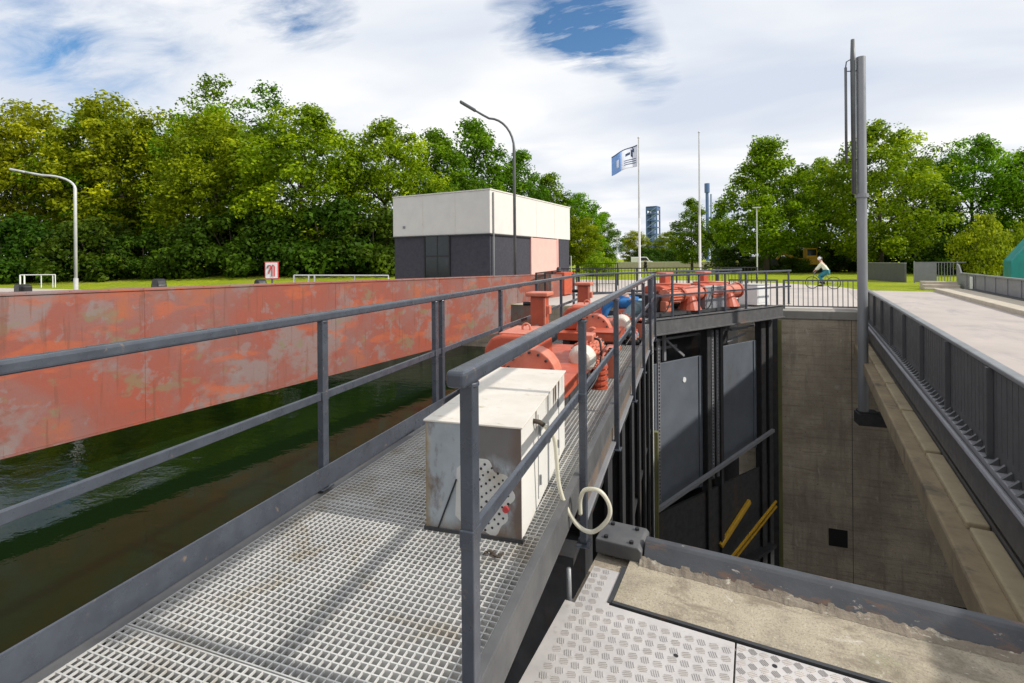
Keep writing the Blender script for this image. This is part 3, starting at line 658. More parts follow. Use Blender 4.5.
# fallen leaves on the grating
mb = MB()
for k in range(9):
    x, y = -.93 + random.uniform(-.04, .04), 2.36 + random.uniform(-.03, .03)
    mb.box((x, y, .006 + k * .002), (.03, .018, .003), random.uniform(0, 3), random.uniform(-.4, .4), random.uniform(-.4, .4))
tag(mb.build('leaf_litter', 'bark'), 'clump of dry brown leaves on the grating before the cabinet', 'leaves')['kind'] = 'stuff'

# ------------------------------------------------------------------ red beam
def red_beam():
    t = thing('steel_beam', 'long weathered red steel beam spanning the canal behind the walkway', 'beam', (-9.07, 4.28, 0), R(-10.3))
    L0, L1 = -9, 19.6
    def zt(y): return 1.05 - .0135 * (y)
    mb = MB()
    A = [(L0, -1.2), (L1, -1.2), (L1, zt(L1)), (L0, zt(L0))]
    mb.prism(A, 'x', -.75, 0).build('side_plate', 'beam', t)
    MB().prism([(L0, zt(L0) + .003), (L1, zt(L1) + .003), (L1, zt(L1) + .025), (L0, zt(L0) + .025)], 'x', -.78, .02).build('top_flange', 'beam', t)
    mb = MB().span((-.78, L0, -1.23), (.025, L1, -1.203)); mb.build('bottom_flange', 'beam', t)
    mb = MB()
    for k in range(7): mb.span((.0, L0 + 2.6 + k * 4.1, -1.2), (.006, L0 + 2.615 + k * 4.1, zt(L0 + 2.6 + k * 4.1)))
    mb.build('weld_seam', 'beam', t)
    mb = MB()
    for k in range(56): mb.cyl((-.02, L0 + .3 + k * .5, zt(L0 + .3 + k * .5) + .02), (-.02, L0 + .3 + k * .5, zt(L0 + .3 + k * .5) + .036), .02, n=6)
    mb.build('flange_bolts', 'beam', t)
    e = MB().span((-.95, L1 + .003, -.2), (.12, L1 + 1.3, zt(L1) + .10)).build('end_block', 'red', t, bevel=.02)
    e = MB().cyl((-.4, L1 + .5, zt(L1) + .1), (-.4, L1 + .5, zt(L1) + .22), .12).ball((-.4, L1 + .5, zt(L1) + .24), .12).build('end_knob', 'dark_steel', t, smooth=True)
    MB().bar((.1, L1 + .9, zt(L1)), (.1, L1 + .9, zt(L1) + .9), .03, .03).build('gauge_rod', 'pale_pole', t)
red_beam()

# ------------------------------------------------------------------ building
def building():
    t = thing('pump_house', 'flat roofed building with white upper band and dark slate base', 'building', (-8.8, 22.36, BANK), R(-9.6))
    W, D, zb, zt = 6.1, 10.2, 3.05, 5.15
    MB().span((-W + .06, .06, -.3), (-.06, D - .06, zb)).build('lower_wall', 'slate', t)
    mb = MB().span((-W, 0, zb), (0, D, zt)).build('upper_band', 'white_wall', t, bevel=.03)
    MB().span((-W - .03, -.03, zt), (.03, D + .03, zt + .06)).build('roof_trim', 'white_wall', t)
    mb = MB()
    for k in range(1, 3): mb.box((-W * k / 3, -.003, (zb + zt) / 2), (.018, .012, zt - zb - .02))
    for k in range(1, 4): mb.box((.003, D * k / 4, (zb + zt) / 2), (.012, .018, zt - zb - .02))
    mb.build('panel_joint', 'cream', t)
    w = MB().span((-3.95, .03, .75), (-2.45, .10, zb - .02)).build('window', 'glass', t)
    MB().span((-4.02, .0, .68), (-3.95, .12, zb - .003)).span((-2.45, .0, .68), (-2.38, .12, zb - .003)).span((-3.95, .0, .68), (-2.45, .12, .75)).span((-3.95, .015, 1.95), (-2.45, .06, 2.02)).build('window_frame', 'black', w)
    MB().span((-.10, 4.55, .0), (-.02, 8.05, zb - .05)).build('door', 'pink', t, bevel=.01)
    MB().span((-.09, 4.4, .0), (.02, 4.55, zb - .003)).span((-.09, 8.05, .0), (.02, 8.2, zb - .003)).build('door_frame', 'pink', t)
    MB().cyl((.05, .25, .0), (.05, .25, zt - .1), .04, n=10).build('downpipe', 'pole', t)
    MB().span((-W - .06, -.06, zb - .05), (.06, -.005, zb - .005)).span((.005, -.06, zb - .05), (.06, 4.4, zb - .005)).build('drip_edge', 'dark_steel', t)
    MB().span((-3.2, .02, .75), (-3.14, .11, zb - .02)).build('mullion', 'black', w)
    MB().span((-W + .7, -.03, zb + .42), (-W + .85, 0, zb + .55)).build('vent', 'grey_paint', t)
building()

# ------------------------------------------------------------------ road bridge on the right
BR = R(-12); BO = (2.72, 5.4, 0)
def bridge():
    t = thing('road_bridge', 'road bridge over the lock with dark steel parapet and light deck', 'bridge', BO, BR)
    y0, y1 = -14, 15.6
    MB().span((.02, y0, -.95), (6.0, y1, -.52)).build('deck_slab', 'concrete', t)
    MB().span((.03, y0, -.52), (3.70, y1, -.25)).span((.03, y1, -.30), (3.70, 26.3, -.25)).build('carriageway', 'asphalt', t)
    MB().span((3.70, y0, -.52), (5.2, 26.6, -.10)).build('kerb', 'kerb', t, bevel=.02)
    MB().span((4.85, y0, -.096), (5.2, 26.6, -.08)).build('drain_strip', 'dark_steel', t)
    p = MB().span((-.02, y0, -.50), (.01, y1, .40)).build('parapet_sheet', 'parapet', t)
    MB().span((-.05, y0, .40), (.05, y1, .45)).build('parapet_rail', 'pole', t, bevel=.012)
    for k in range(17):
        y = y0 + .4 + k * 1.8
        MB().span((-.075, y, -.56), (-.02, y + .055, .40)).build('parapet_post', 'parapet', t, bevel=.004)
    mb = MB()
    for k in range(int((y1 - y0) / .15)): mb.span((-.0225, y0 + k * .15, -.36), (-.0195, y0 + k * .15 + .018, .38))
    mb.build('parapet_bars', 'parapet', t)
    MB().span((-.10, y0, -.60), (.02, y1, -.50)).build('deck_edge', 'grey_paint', t, bevel=.01)
    gs = MB().prism([(-.10, -.50), (-.03, -.50), (-.03, -.43)], 'y', 0, .04).build('edge_gusset', 'parapet', t); gs.location.y = y0 + 11
    for k in range(1, 92):
        g = gs.copy(); col.objects.link(g); g.location.y = y0 + 11 + k * .19
    MB().tube([(-.14, y0, -.565), (-.14, y1, -.565)], .03, 8).build('service_pipe', 'grey_paint', t)
    MB().span((-.04, y0, -1.22), (.02, y1, -.60)).build('edge_girder', 'parapet', t)
    MB().span((-.04, y0, -1.12), (.015, y1, -1.08)).build('girder_flange', 'parapet', t)
    MB().span((-.42, -4.0, -1.56), (.3, y1 - .6, -1.24)).build('concrete_ledge', 'old_concrete', t, bevel=.03)
    y = -3.6
    while y < 13:
        MB().span((-.23, y, -1.245), (-.045, y + 2.10, -1.165)).build('ledge_block', 'ledge_pale', t, bevel=.022, seg=3); y += 2.2
    # far parapet, grey sheet with a small white notice
    MB().span((5.2, y0, -.5), (5.27, 29.2, .58)).build('far_parapet', 'grey_paint', t)
    MB().span((5.14, y0, .58), (5.32, 29.2, .64)).build('far_rail', 'pole', t, bevel=.01)
    mb = MB()
    for k in range(28): mb.span((5.17, y0 + k * 1.55, -.10), (5.20, y0 + k * 1.55 + .06, .58))
    mb.build('far_posts', 'grey_paint', t)
    MB().span((5.14, 26.6, -.1), (5.165, 27.1, .5)).build('notice', 'white', t)
bridge()
def steps():
    t = thing('steps', 'short flight of pale concrete steps at the end of the bridge kerb', 'steps', (11.95, 31.9, BANK - .05), BR)
    for k in range(3): MB().span((0, k * .5, 0), (1.5, k * .5 + .52, .16 + k * .16)).build('step', 'kerb', t, bevel=.015)
    g = thing('metal_gate', 'grey metal gate with upright bars at the top of the steps', 'gate', (13.0, 36.0, BANK + .2), BR)
    MB().span((0, -.02, .05), (1.0, .02, 1.2)).build('sheet', 'grey_paint', g)
    mb = MB()
    for k in range(6): mb.span((1.08 + k * .13, -.015, .05), (1.11 + k * .13, .015, 1.2))
    mb.span((0, -.03, 1.2), (2.3, .03, 1.25)); mb.build('bars', 'grey_paint', g)
    MB().span((-.06, -.04, 0), (0, .04, 1.3)).span((1.9, -.04, 0), (1.96, .04, 1.3)).build('post', 'pole', g)
    w = thing('grey_wall', 'low grey sheet wall behind the lawn left of the steps', 'wall', (14.4, 41.2, BANK), R(100))
    MB().span((0, 0, 0), (5.5, .12, 1.3)).build('sheet', 'parapet', w); MB().span((0, -.02, 1.3), (5.5, .14, 1.36)).build('top_rail', 'pole', w)
    s = MB().prism([(0, 0), (.0, 1.35), (.35, 1.30), (.95, .75), (.95, 0)], 'x', 0, .06)
    tag(s.build('wing_panel', 'grey_paint'), 'grey end panel sloping down from the gate to the bridge parapet', 'panel')
    o = bpy.data.objects['wing_panel']; o.location = (14.15, 33.8, BANK); o.rotation_euler = (0, 0, R(170))
steps()
tp = MB().prism([(0, 0), (0, 1.5), (1.0, 3.0), (1.9, 3.1), (3.4, 1.6), (3.4, 0)], 'y', 0, 3.0)
tp = tag(tp.build('tarpaulin_cover', 'teal', bevel=.06), 'teal tarpaulin cover with slanting sides behind the grey bridge parapet', 'tarpaulin')
tp.location = (15.75, 32.4, BANK); tp.rotation_euler = (0, 0, R(-20))

def mast():
    t = thing('mast', 'tall grey steel mast with slim antennas beside the road bridge', 'mast', (4.38, 15.26, -2.55))
    MB().cyl((0, 0, 0), (0, 0, 9.25), .118, .108, n=20).build('pole', 'pole', t, smooth='auto')
    MB().cyl((0, 0, 5.6), (0, 0, 5.7), .15).build('clamp_ring', 'pole', t)
    MB().tube([(-.19, -.05, 5.7), (-.19, -.05, 9.2), (-.19, -.05, 9.72)], [.05, .06, .045], 10).build('antenna', 'dark_pole', t, smooth=True)
    MB().tube([(-.36, -.08, 6.5), (-.36, -.08, 9.0)], .032, 8).build('antenna', 'dark_pole', t, smooth=True)
    MB().tube([(-.36, -.08, 9.0), (-.34, -.07, 9.15), (-.25, -.05, 9.2)], .014, 6).bar((-.36, -.08, 8.9), (0, 0, 8.9), .02, .02).bar((-.36, -.08, 6.6), (0, 0, 6.6), .02, .02).build('antenna_bracket', 'black', t)
    MB().span((-.15, -.15, -.30), (.75, .25, .0)).span((-.12, -.12, .0), (.3, .2, .06)).build('base_bracket', 'dark_steel', t, bevel=.01)
    MB().span((.0, -.06, 1.2), (.5, .06, 1.3)).build('wall_bracket', 'dark_steel', t)
mast()

# ------------------------------------------------------------------ lamps, poles, flag
def street_lamp(label, loc, h, tip, m, r=.07, kind='arc'):
    t = thing('street_lamp', label, 'street lamp', loc)
    tx, ty, tz = tip
    pts = [(0, 0, 0), (0, 0, h)]
    arc = []
    for k in range(1, 9):
        a = k / 8 * math.pi / 2
        arc.append((tx * .62 * (1 - math.cos(a)), ty * .62 * (1 - math.cos(a)), h + (tz - h) * .78 * math.sin(a)))
    arc.append((tx * .8, ty * .8, h + (tz - h) * .88)); arc.append((tx, ty, tz))
    MB().tube(pts + arc, [r] * 2 + [r * .75] * (len(arc) - 1) + [r * .6], 10).build('pole', m, t, smooth=True)
    d = Vector((tx, ty, (tz - h) * .12 / .2)).normalized(); e = Vector(tip)
    MB().bar(e - d * .1, e + d * .75, .26, .12).build('lamp_head', m, t, bevel=.04)
    MB().cyl((0, 0, 0), (0, 0, .9), r * 1.35).build('pole_base', m, t)
    return t
street_lamp('pale curved street lamp on the grass bank at far left', (-33.4, 19.2, BANK), 6.1, (-2.75, -1.0, 7.1), 'pale_pole', .085)
street_lamp('tall dark curved street lamp standing before the flat roofed building', (-7.43, 22.0, BANK), 6.9, (-1.75, -.6, 8.75), 'dark_pole', .07)
def flagpole(label, loc, h):
    t = thing('flagpole', label, 'flagpole', loc)
    MB().cyl((0, 0, 0), (0, 0, h * .45), .085, .075).build('lower_pole', 'white', t, smooth='auto')
    MB().cyl((0, 0, h * .45), (0, 0, h), .072, .045).build('upper_pole', 'pale_pole', t, smooth='auto')
    MB().ball((0, 0, h), .08).build('finial', 'pale_pole', t, smooth=True)
    MB().cyl((0, 0, 0), (0, 0, .5), .13).build('base', 'white', t)
flagpole('white flagpole flying the blue and white flag', (-2.95, 36.0, BANK), 10.25)
flagpole('bare white flagpole without a flag, right of the flag', (1.05, 37.4, BANK), 10.6)
def flag():
    t = thing('flag', 'white and blue flag with dark emblem flying from the pole', 'flag', (-3.05, 35.97, 9.5))
    def P(s, q, off=0):   # s along the fly 0..1, q down the hoist 0..1
        x = -1.72 * s; y = -.55 * s + .10 * math.sin(s * 7 + q * 1.2) + off
        z = -.72 * s + .12 * math.sin(s * 5) * s - 1.5 * q * (1 - .12 * s) - .0
        return (x, y, z)
    def sheet(s0, s1, q0, q1, name, m, off=0, n=16, par=t, shear=0):
        bm = bmesh.new(); mb = MB(); mb.bm.free(); mb.bm = bm; k = max(2, int(n * (s1 - s0)) + 1); V = []
        for i in range(k + 1):
            for j in range(k + 1):
                s = s0 + (s1 - s0) * i / k; q = q0 + (q1 - q0) * j / k + shear * (s - s0)
                V.append(bm.verts.new(P(s, q, off)))
        for i in range(k):
            for j in range(k): bm.faces.new((V[i * (k + 1) + j], V[(i + 1) * (k + 1) + j], V[(i + 1) * (k + 1) + j + 1], V[i * (k + 1) + j + 1]))
        o = mb.build(name, m, par, smooth=True)
        so = o.modifiers.new('thick', 'SOLIDIFY'); so.thickness = .008; so.offset = 0
        return o
    w = sheet(0, .62, 0, 1, 'white_field', 'flag_white', n=26)
    sheet(.62, 1.0, 0, 1, 'blue_field', 'flag_blue', n=26)
    for off in (-.012, .012):
        sheet(.0, 1.0, -.005, .045, 'border', 'flag_navy', off, 26)
        sheet(.18, .25, .18, .52, 'emblem', 'flag_navy', off, 40, shear=-1.2)
        sheet(.28, .45, .22, .34, 'emblem', 'flag_navy', off, 40, shear=.3)
        sheet(.13, .19, .12, .30, 'emblem', 'flag_navy', off, 40, shear=-1.2)
        for q in (.58, .68, .78): sheet(.06, .5, q, q + .035, 'lettering', 'flag_navy', off, 26)
        sheet(.72, .80, .35, .75, 'pale_emblem', 'flag_white', off, 40)
flag()
def park_lamp(label, loc, h):
    t = thing('park_lamp', label, 'lamp post', loc)
    MB().cyl((0, 0, 0), (0, 0, h), .06, .05).build('pole', 'pale_pole', t)
    MB().span((-.35, -.1, h), (.35, .1, h + .10)).build('lamp_head', 'pale_pole', t, bevel=.03)
park_lamp('slim pale lamp post with flat head before the trees', (6.2, 49.7, BANK), 6.25)
park_lamp('small distant lamp post left of the flagpole', (-10.15, 81.1, BANK), 5.5)

# ------------------------------------------------------------------ bank furniture
def bollard(label, loc, w=.9):
    t = thing('bollard', label, 'bollard', loc, R(-19), 'black mooring bollards on the far bank')
    MB().prism([(-w / 2, 0), (w / 2, 0), (w / 2, .55), (w * .36, .8), (w * .2, .9), (-w * .2, .9), (-w * .36, .8), (-w / 2, .55)], 'y', -.22, .22).build('body', 'black', t, bevel=.06, seg=3)
    MB().span((-w * .62, -.32, 0), (w * .62, .32, .05)).build('base', 'black', t)
    return t
bollard('rounded black bollard on the bank edge right of the curved lamp', (-26.8, 19.3, BANK), 1.1)
bollard('small black bollard below the red and white sign', (-20.1, 19.6, BANK), .6)
t = thing('mooring_block', 'low dark mooring block on the bank below the white bench', 'mooring block', (-38.9, 19.5, BANK), R(-19))
MB().prism([(-.9, 0), (.9, 0), (.9, .38), (.7, .48), (-.7, .48), (-.9, .38)], 'y', -.3, .3).build('block', 'black', t, bevel=.04)
MB().ring((-1.05, -.1, .2), .18, .05, 'Y').build('ring', 'galv', t)
def low_rail(name, label, a, b, z, h, posts, m='white'):
    a, b = Vector((*a, 0)), Vector((*b, 0)); d = b - a; L = d.length
    t = thing(name, label, 'railing', (a.x, a.y, z), math.atan2(d.y, d.x))
    MB().tube([(0, 0, h), (L, 0, h)], .035, 8).build('rail', m, t)
    for p in posts: MB().cyl((p * L, 0, 0), (p * L, 0, h), .05 if p < .3 else .03).build('post', m, t)
low_rail('bank_railing', 'pale railing on the grass between the sign and the building', (-20.2, 22.0), (-14.3, 22.1), BANK, 1.02, [0, .165, .23, .66, 1], 'pale_pole')
low_rail('bank_railing', 'white railing on the lawn at far left by the curved lamp', (-46.0, 22.9), (-43.5, 23.7), BANK, .95, [0, .12, .6, .93, 1], 'white')
def lifebuoy_board():
    t = thing('rescue_board', 'white board with red marks and red rim on the grass bank', 'sign', (-21.95, 22.2, BANK), R(18))
    MB().box((0, .04, .45), (.09, .06, .9)).build('post', 'dark_pole', t)
    MB().span((-.40, -.02, .78), (.40, .03, 1.78)).build('rim', 'sign_red', t, bevel=.06)
    MB().span((-.34, -.035, .84), (.34, -.02, 1.72)).build('board', 'white', t, bevel=.03)
    mb = MB().tube([(-.24, -.045, 1.40), (-.18, -.045, 1.55), (-.05, -.045, 1.56), (-.03, -.045, 1.4), (-.12, -.045, 1.25), (-.15, -.045, 1.1)], .035, 6)
    mb.build('mark', 'sign_red', t)
    MB().tube([(.03, -.045, .95), (.03, -.045, 1.5), (.10, -.045, 1.6), (.17, -.045, 1.5), (.17, -.045, .95)], .032, 6).build('mark', 'sign_red', t)
lifebuoy_board()
# far things beyond the lawn
w = thing('garden_wall', 'long low pale wall beyond the lawn and flagpoles', 'wall', (-16, 100.5, BANK), R(-7))
MB().span((0, 0, 0), (26, .3, 1.1)).build('wall_face', 'kerb', w); MB().span((0, -.05, 1.1), (26, .35, 1.2)).build('coping', 'white', w)
w = thing('garden_wall', 'long grey wall beneath the right hand trees', 'wall', (7.5, 80, BANK), R(-7))
MB().span((0, 0, 0), (18, .3, 1.9)).build('wall_face', 'parapet', w); MB().span((0, -.04, 1.9), (18, .34, 2.0)).build('coping', 'concrete', w)
def digger():
    t = thing('digger', 'yellow excavator half hidden under the trees behind the cyclist', 'excavator', (13.5, 68.5, BANK), R(10))
    MB().span((-.2, -.9, .9), (1.9, .9, 1.7)).build('body', 'yellow', t, bevel=.08)
    c = MB().span((.1, -.9, 1.7), (1.3, .1, 2.9)).build('cab', 'yellow', t, bevel=.06)
    MB().span((.2, -.92, 2.0), (1.2, -.88, 2.75)).build('cab_window', 'glass', c)
    MB().bar((-.1, .3, 1.4), (-2.2, .3, 2.4), .25, .3).bar((-2.2, .3, 2.4), (-3.0, .3, 1.3), .2, .25).build('boom', 'yellow', t, bevel=.04)
    MB().prism([(-3.4, .9), (-2.8, 1.0), (-2.9, 1.6), (-3.3, 1.6)], 'y', -.1, .7).build('bucket', 'dark_steel', t)
    for y in (-.95, .55): MB().prism([(-.7, .1), (-.5, 0), (2.0, 0), (2.3, .2), (2.3, .6), (2.0, .8), (-.5, .8), (-.7, .6)], 'y', y, y + .4).build('track', 'black', t, bevel=.05)
digger()
t = thing('info_sign', 'blue round topped sign at the end of the pale wall', 'sign', (4.7, 75.6, BANK))
MB().cyl((0, -.03, 1.35), (0, .03, 1.35), .75, n=24).build('disc', 'sign_blue', t); MB().cyl((0, 0, 0), (0, 0, .7), .05).build('post', 'pole', t)
MB().span((.5, -.2, .0), (2.0, .4, 1.3)).build('base_box', 'tower_steel', t)
def van():
    t = thing('parked_van', 'small pale van parked beneath the far trees beside the flagpole', 'van', (-11, 112, BANK), R(5))
    MB().prism([(0, .4), (4.6, .4), (4.6, 1.2), (3.9, 1.4), (3.3, 2.2), (0, 2.2)], 'y', -.9, .9).build('body', 'white', t, bevel=.08)
    MB().prism([(1.6, 1.4), (3.7, 1.4), (3.2, 2.05), (1.6, 2.05)], 'y', -.92, -.88).build('window', 'glass', t)
    for x in (.9, 3.7): MB().cyl((x, -.95, .4), (x, -.7, .4), .38, n=18).build('wheel', 'black', t)
van()
def tower():
    t = thing('industrial_tower', 'distant hazy blue steel plant tower between the trees', 'tower', (-17.4, 311, 0), R(-15))
    mb = MB()
    for x in (-3, 3):
        for y in (-3, 3): mb.span((x - .35, y - .35, 0), (x + .35, y + .35, 32.5))
    for z in range(4, 34, 4): mb.span((-3.3, -3.3, z), (3.3, 3.3, z + .5))
    mb.span((-3.3, -3.3, 30.5), (3.3, 3.3, 32.8))
    mb.build('frame', 'tower_steel', t)
    MB().cyl((.4, 0, 0), (.4, 0, 31), 1.6).build('vessel', 'tower_light', t)
    MB().span((-3.2, -1, 0), (-1.5, 1, 29)).build('lift_shaft', 'tower_steel', t)
    mb = MB()
    for z in range(4, 32, 4): mb.bar((-3, -3.2, z), (3, -3.2, z + 4), .4, .4)
    mb.build('bracing', 'tower_light', t)
    MB().span((3.2, -4, 0), (8, 4, 14)).build('side_block', 'tower_light', t)
    c = thing('chimney', 'distant slender blue grey chimney right of the bare flagpole', 'chimney', (13.3, 322, 0))
    MB().cyl((0, 0, 0), (0, 0, 44), 1.0, .9).build('stack', 'tower_steel', c)
    MB().cyl((0, 0, 41), (0, 0, 46.5), 1.5).build('head', 'tower_steel', c)
    MB().cyl((2.2, 0, 0), (2.2, 0, 40), .5).build('pipe', 'tower_light', c)
tower()

# ------------------------------------------------------------------ people
def skinned(name, pts, edges, rad, m, parent, sub=2, root=0):
    me = bpy.data.meshes.new(name); me.from_pydata([Vector(p) for p in pts], edges, []); me.update()
    o = bpy.data.objects.new(name, me); col.objects.link(o); o.parent = parent
    md = o.modifiers.new('skin', 'SKIN'); md.use_smooth_shade = True
    sv = me.skin_vertices[0].data
    for i, r in enumerate(rad):
        sv[i].radius = (r, r) if not hasattr(r, '__len__') else r
        sv[i].use_root = (i == root)
    s = o.modifiers.new('sub', 'SUBSURF'); s.levels = sub; s.render_levels = sub
    me.materials.append(M[m]); return o
def hand(wrist, d, side, pts, edges, rad, wi):
    # five short finger chains rooted in the palm
    d = Vector(d).normalized(); s = Vector(side).normalized(); w = Vector(wrist)
    pi = len(pts); pts.append(w + d * .07); edges.append((wi, pi)); rad.append((.035, .018))
    for k, (o, L) in enumerate(((-.03, .065), (-.01, .078), (.01, .074), (.03, .058))):
        a = len(pts); dn = Vector((0, 0, -1))
        pts.append(w + d * .10 + s * o); pts.append(w + d * (.10 + L * .55) + s * o + dn * .008); pts.append(w + d * (.10 + L * .85) + s * o + dn * .03)
        edges += [(pi, a), (a, a + 1), (a + 1, a + 2)]; rad += [.010, .009, .008]
    a = len(pts); pts.append(w + d * .06 - s * .045); pts.append(w + d * .10 - s * .06)
    edges += [(pi, a), (a, a + 1)]; rad += [.011, .009]
def person(name, label, loc, rot, J, cloth_top, cloth_legs, hair_m, group=None, hat=None):
    """J: joint positions; the body is one skinned surface, clothes are looser skins over it."""
    t = thing(name, label, 'person', loc, rot)
    names = ['pelvis', 'waist', 'chest', 'neck', 'head', 'crown', 'sl', 'el', 'wl', 'sr', 'er', 'wr', 'hl', 'kl', 'al', 'tl', 'hr', 'kr', 'ar', 'tr']
    pts = [Vector(J[n]) for n in names]; I = {n: i for i, n in enumerate(names)}
    E = [('pelvis', 'waist'), ('waist', 'chest'), ('chest', 'neck'), ('neck', 'head'), ('head', 'crown'), ('chest', 'sl'), ('sl', 'el'), ('el', 'wl'), ('chest', 'sr'), ('sr', 'er'), ('er', 'wr'),
         ('pelvis', 'hl'), ('hl', 'kl'), ('kl', 'al'), ('al', 'tl'), ('pelvis', 'hr'), ('hr', 'kr'), ('kr', 'ar'), ('ar', 'tr')]
    E = [(I[a], I[b]) for a, b in E]
    rad = {'pelvis': .13, 'waist': .125, 'chest': .14, 'neck': .055, 'head': .098, 'crown': .08, 'sl': .062, 'el': .045, 'wl': .03, 'hl': .09, 'kl': .06, 'al': .042, 'tl': .035}
    rr = [rad.get(n, rad.get(n[:-1] + 'l')) for n in names]
    for s in ('l', 'r'):
        d = (Vector(J['w' + s]) - Vector(J['e' + s])); hand(J['w' + s], d, d.cross(Vector((0, 0, 1))) if s == 'l' else -d.cross(Vector((0, 0, 1))), pts, E, rr, I['w' + s])
    skinned('body', pts, E, rr, 'skin_tone', t)
    def sub(nm, keys, es, grow, m):
        k = [Vector(J[x]) for x in keys]; ii = {x: i for i, x in enumerate(keys)}
        skinned(nm, k, [(ii[a], ii[b]) for a, b in es], [rad.get(x, rad.get(x[:-1] + 'l')) + grow for x in keys], m, t)
    sub('jacket', ['waist', 'pelvis', 'chest', 'sl', 'el', 'wl', 'sr', 'er', 'wr'], [('pelvis', 'waist'), ('waist', 'chest'), ('chest', 'sl'), ('sl', 'el'), ('el', 'wl'), ('chest', 'sr'), ('sr', 'er'), ('er', 'wr')], .018, cloth_top)
    sub('trousers', ['pelvis', 'hl', 'kl', 'al', 'hr', 'kr', 'ar'], [('pelvis', 'hl'), ('hl', 'kl'), ('kl', 'al'), ('pelvis', 'hr'), ('hr', 'kr'), ('kr', 'ar')], .022, cloth_legs)
    for s in ('l', 'r'):
        a, b = Vector(J['a' + s]), Vector(J['t' + s]); d = (b - a); d.z = 0; d.normalize()
        MB().box(a + d * .07 + Vector((0, 0, -.055)), (.095, .27, .09), math.atan2(d.y, d.x) - math.pi / 2).build('shoe', 'black', t, bevel=.03)
    hd, cr, nk = Vector(J['head']), Vector(J['crown']), Vector(J['neck'])
    up = (cr - hd).normalized(); f = Vector(J['face']).normalized()
    side = up.cross(f).normalized()
    MB().ball(hd + up * .055 - f * .022, .112, n=14).build('hair', hair_m, t, smooth=True)
    for sg in (-1, 1): MB().ball(hd + f * .098 + side * .035 * sg + up * .01, .013, n=8).build('eye', 'black', t, smooth=True)
    MB().ball(hd + f * .108 - up * .02, .017, n=8).build('nose', 'skin_tone', t, smooth=True)
    MB().ball(hd + f * .098 - up * .055, .02, (1, 1, .4), n=8).build('mouth', 'sign_red', t, smooth=True)
    for sg in (-1, 1): MB().ball(hd + side * .1 * sg - up * .01, .025, n=8).build('ear', 'skin_tone', t, smooth=True)
    if hat:
        MB().ball(hd + up * .06, .125, (1, 1, .85), n=16).build('helmet', hat, t, smooth=True)
    return t
# worker bending over the drive: local +y is the way they face
J = dict(pelvis=(0, -.12, .70), waist=(0, .04, .78), chest=(0, .32, .76), neck=(0, .46, .70), head=(0, .57, .61), crown=(0, .63, .54),
         sl=(-.19, .36, .73), el=(-.24, .44, .50), wl=(-.17, .60, .42), sr=(.19, .36, .73), er=(.24, .46, .50), wr=(.17, .62, .42),
         hl=(-.10, -.10, .66), kl=(-.13, .16, .42), al=(-.12, -.10, .10), tl=(-.12, .08, .05), hr=(.10, -.10, .66), kr=(.13, .14, .42), ar=(.12, -.14, .10), tr=(.12, .04, .05), face=(0, .6, -.8))
person('person', 'person in a blue jacket and pale jeans bending over a red drive', (-.92, 9.05, 0), R(95), J, 'blue', 'denim', 'dark_hair')
def bicycle(loc, rot):
    t = thing('bicycle', 'dark bicycle ridden along the path by the cyclist', 'bicycle', loc, rot)
    for y in (-.52, .54):
        w = MB().ring((0, y, .34), .325, .02, 'X', 28, 6).build('wheel', 'black', t, smooth=True)
        mb = MB().cyl((-.04, y, .34), (.04, y, .34), .03)
        for k in range(14):
            a = k * math.pi / 7; mb.bar((0, y, .34), (0, y + .31 * math.cos(a), .34 + .31 * math.sin(a)), .004, .004)
        mb.build('spokes', 'pale_pole', w)
    MB().tube([(0, -.52, .34), (0, -.05, .30), (0, -.18, .82), (0, .42, .86), (0, -.05, .30)], .018, 8).tube([(0, -.52, .34), (0, -.16, .74)], .014, 6).tube([(0, .40, .95), (0, .45, .7), (0, .54, .34)], .018, 8).build('frame', 'dark_pole', t, smooth=True)
    MB().ball((0, -.2, .90), .12, (.7, 1, .35)).build('saddle', 'black', t, smooth=True)
    MB().tube([(-.28, .30, 1.02), (-.2, .42, 1.0), (.2, .42, 1.0), (.28, .30, 1.02)], .014, 6).build('handlebar', 'black', t, smooth=True)
    MB().cyl((-.06, -.05, .30), (.06, -.05, .30), .06).bar((.1, -.05, .3), (.1, .06, .18), .02, .02).bar((-.1, -.05, .3), (-.1, -.14, .42), .02, .02).build('crank', 'dark_steel', t)
    return t
CL = (7.35, 32.2, BANK + .006); CR = R(66)
bicycle(CL, CR)
J = dict(pelvis=(0, -.20, 1.0), waist=(0, -.12, 1.14), chest=(0, .03, 1.38), neck=(0, .09, 1.53), head=(0, .13, 1.64), crown=(0, .14, 1.73),
         sl=(-.19, .05, 1.42), el=(-.25, .20, 1.20), wl=(-.26, .32, 1.06), sr=(.19, .05, 1.42), er=(.25, .20, 1.20), wr=(.26, .32, 1.06),
         hl=(-.10, -.18, .95), kl=(-.11, .18, .72), al=(-.10, -.05, .42), tl=(-.10, .10, .38), hr=(.10, -.18, .95), kr=(.11, .14, .60), ar=(.10, .05, .22), tr=(.10, .20, .18), face=(0, 1, -.1))
person('person', 'cyclist in a pale shirt, teal shorts and white helmet riding along the path', CL, CR, J, 'shirt', 'shorts', 'dark_hair', hat='white')
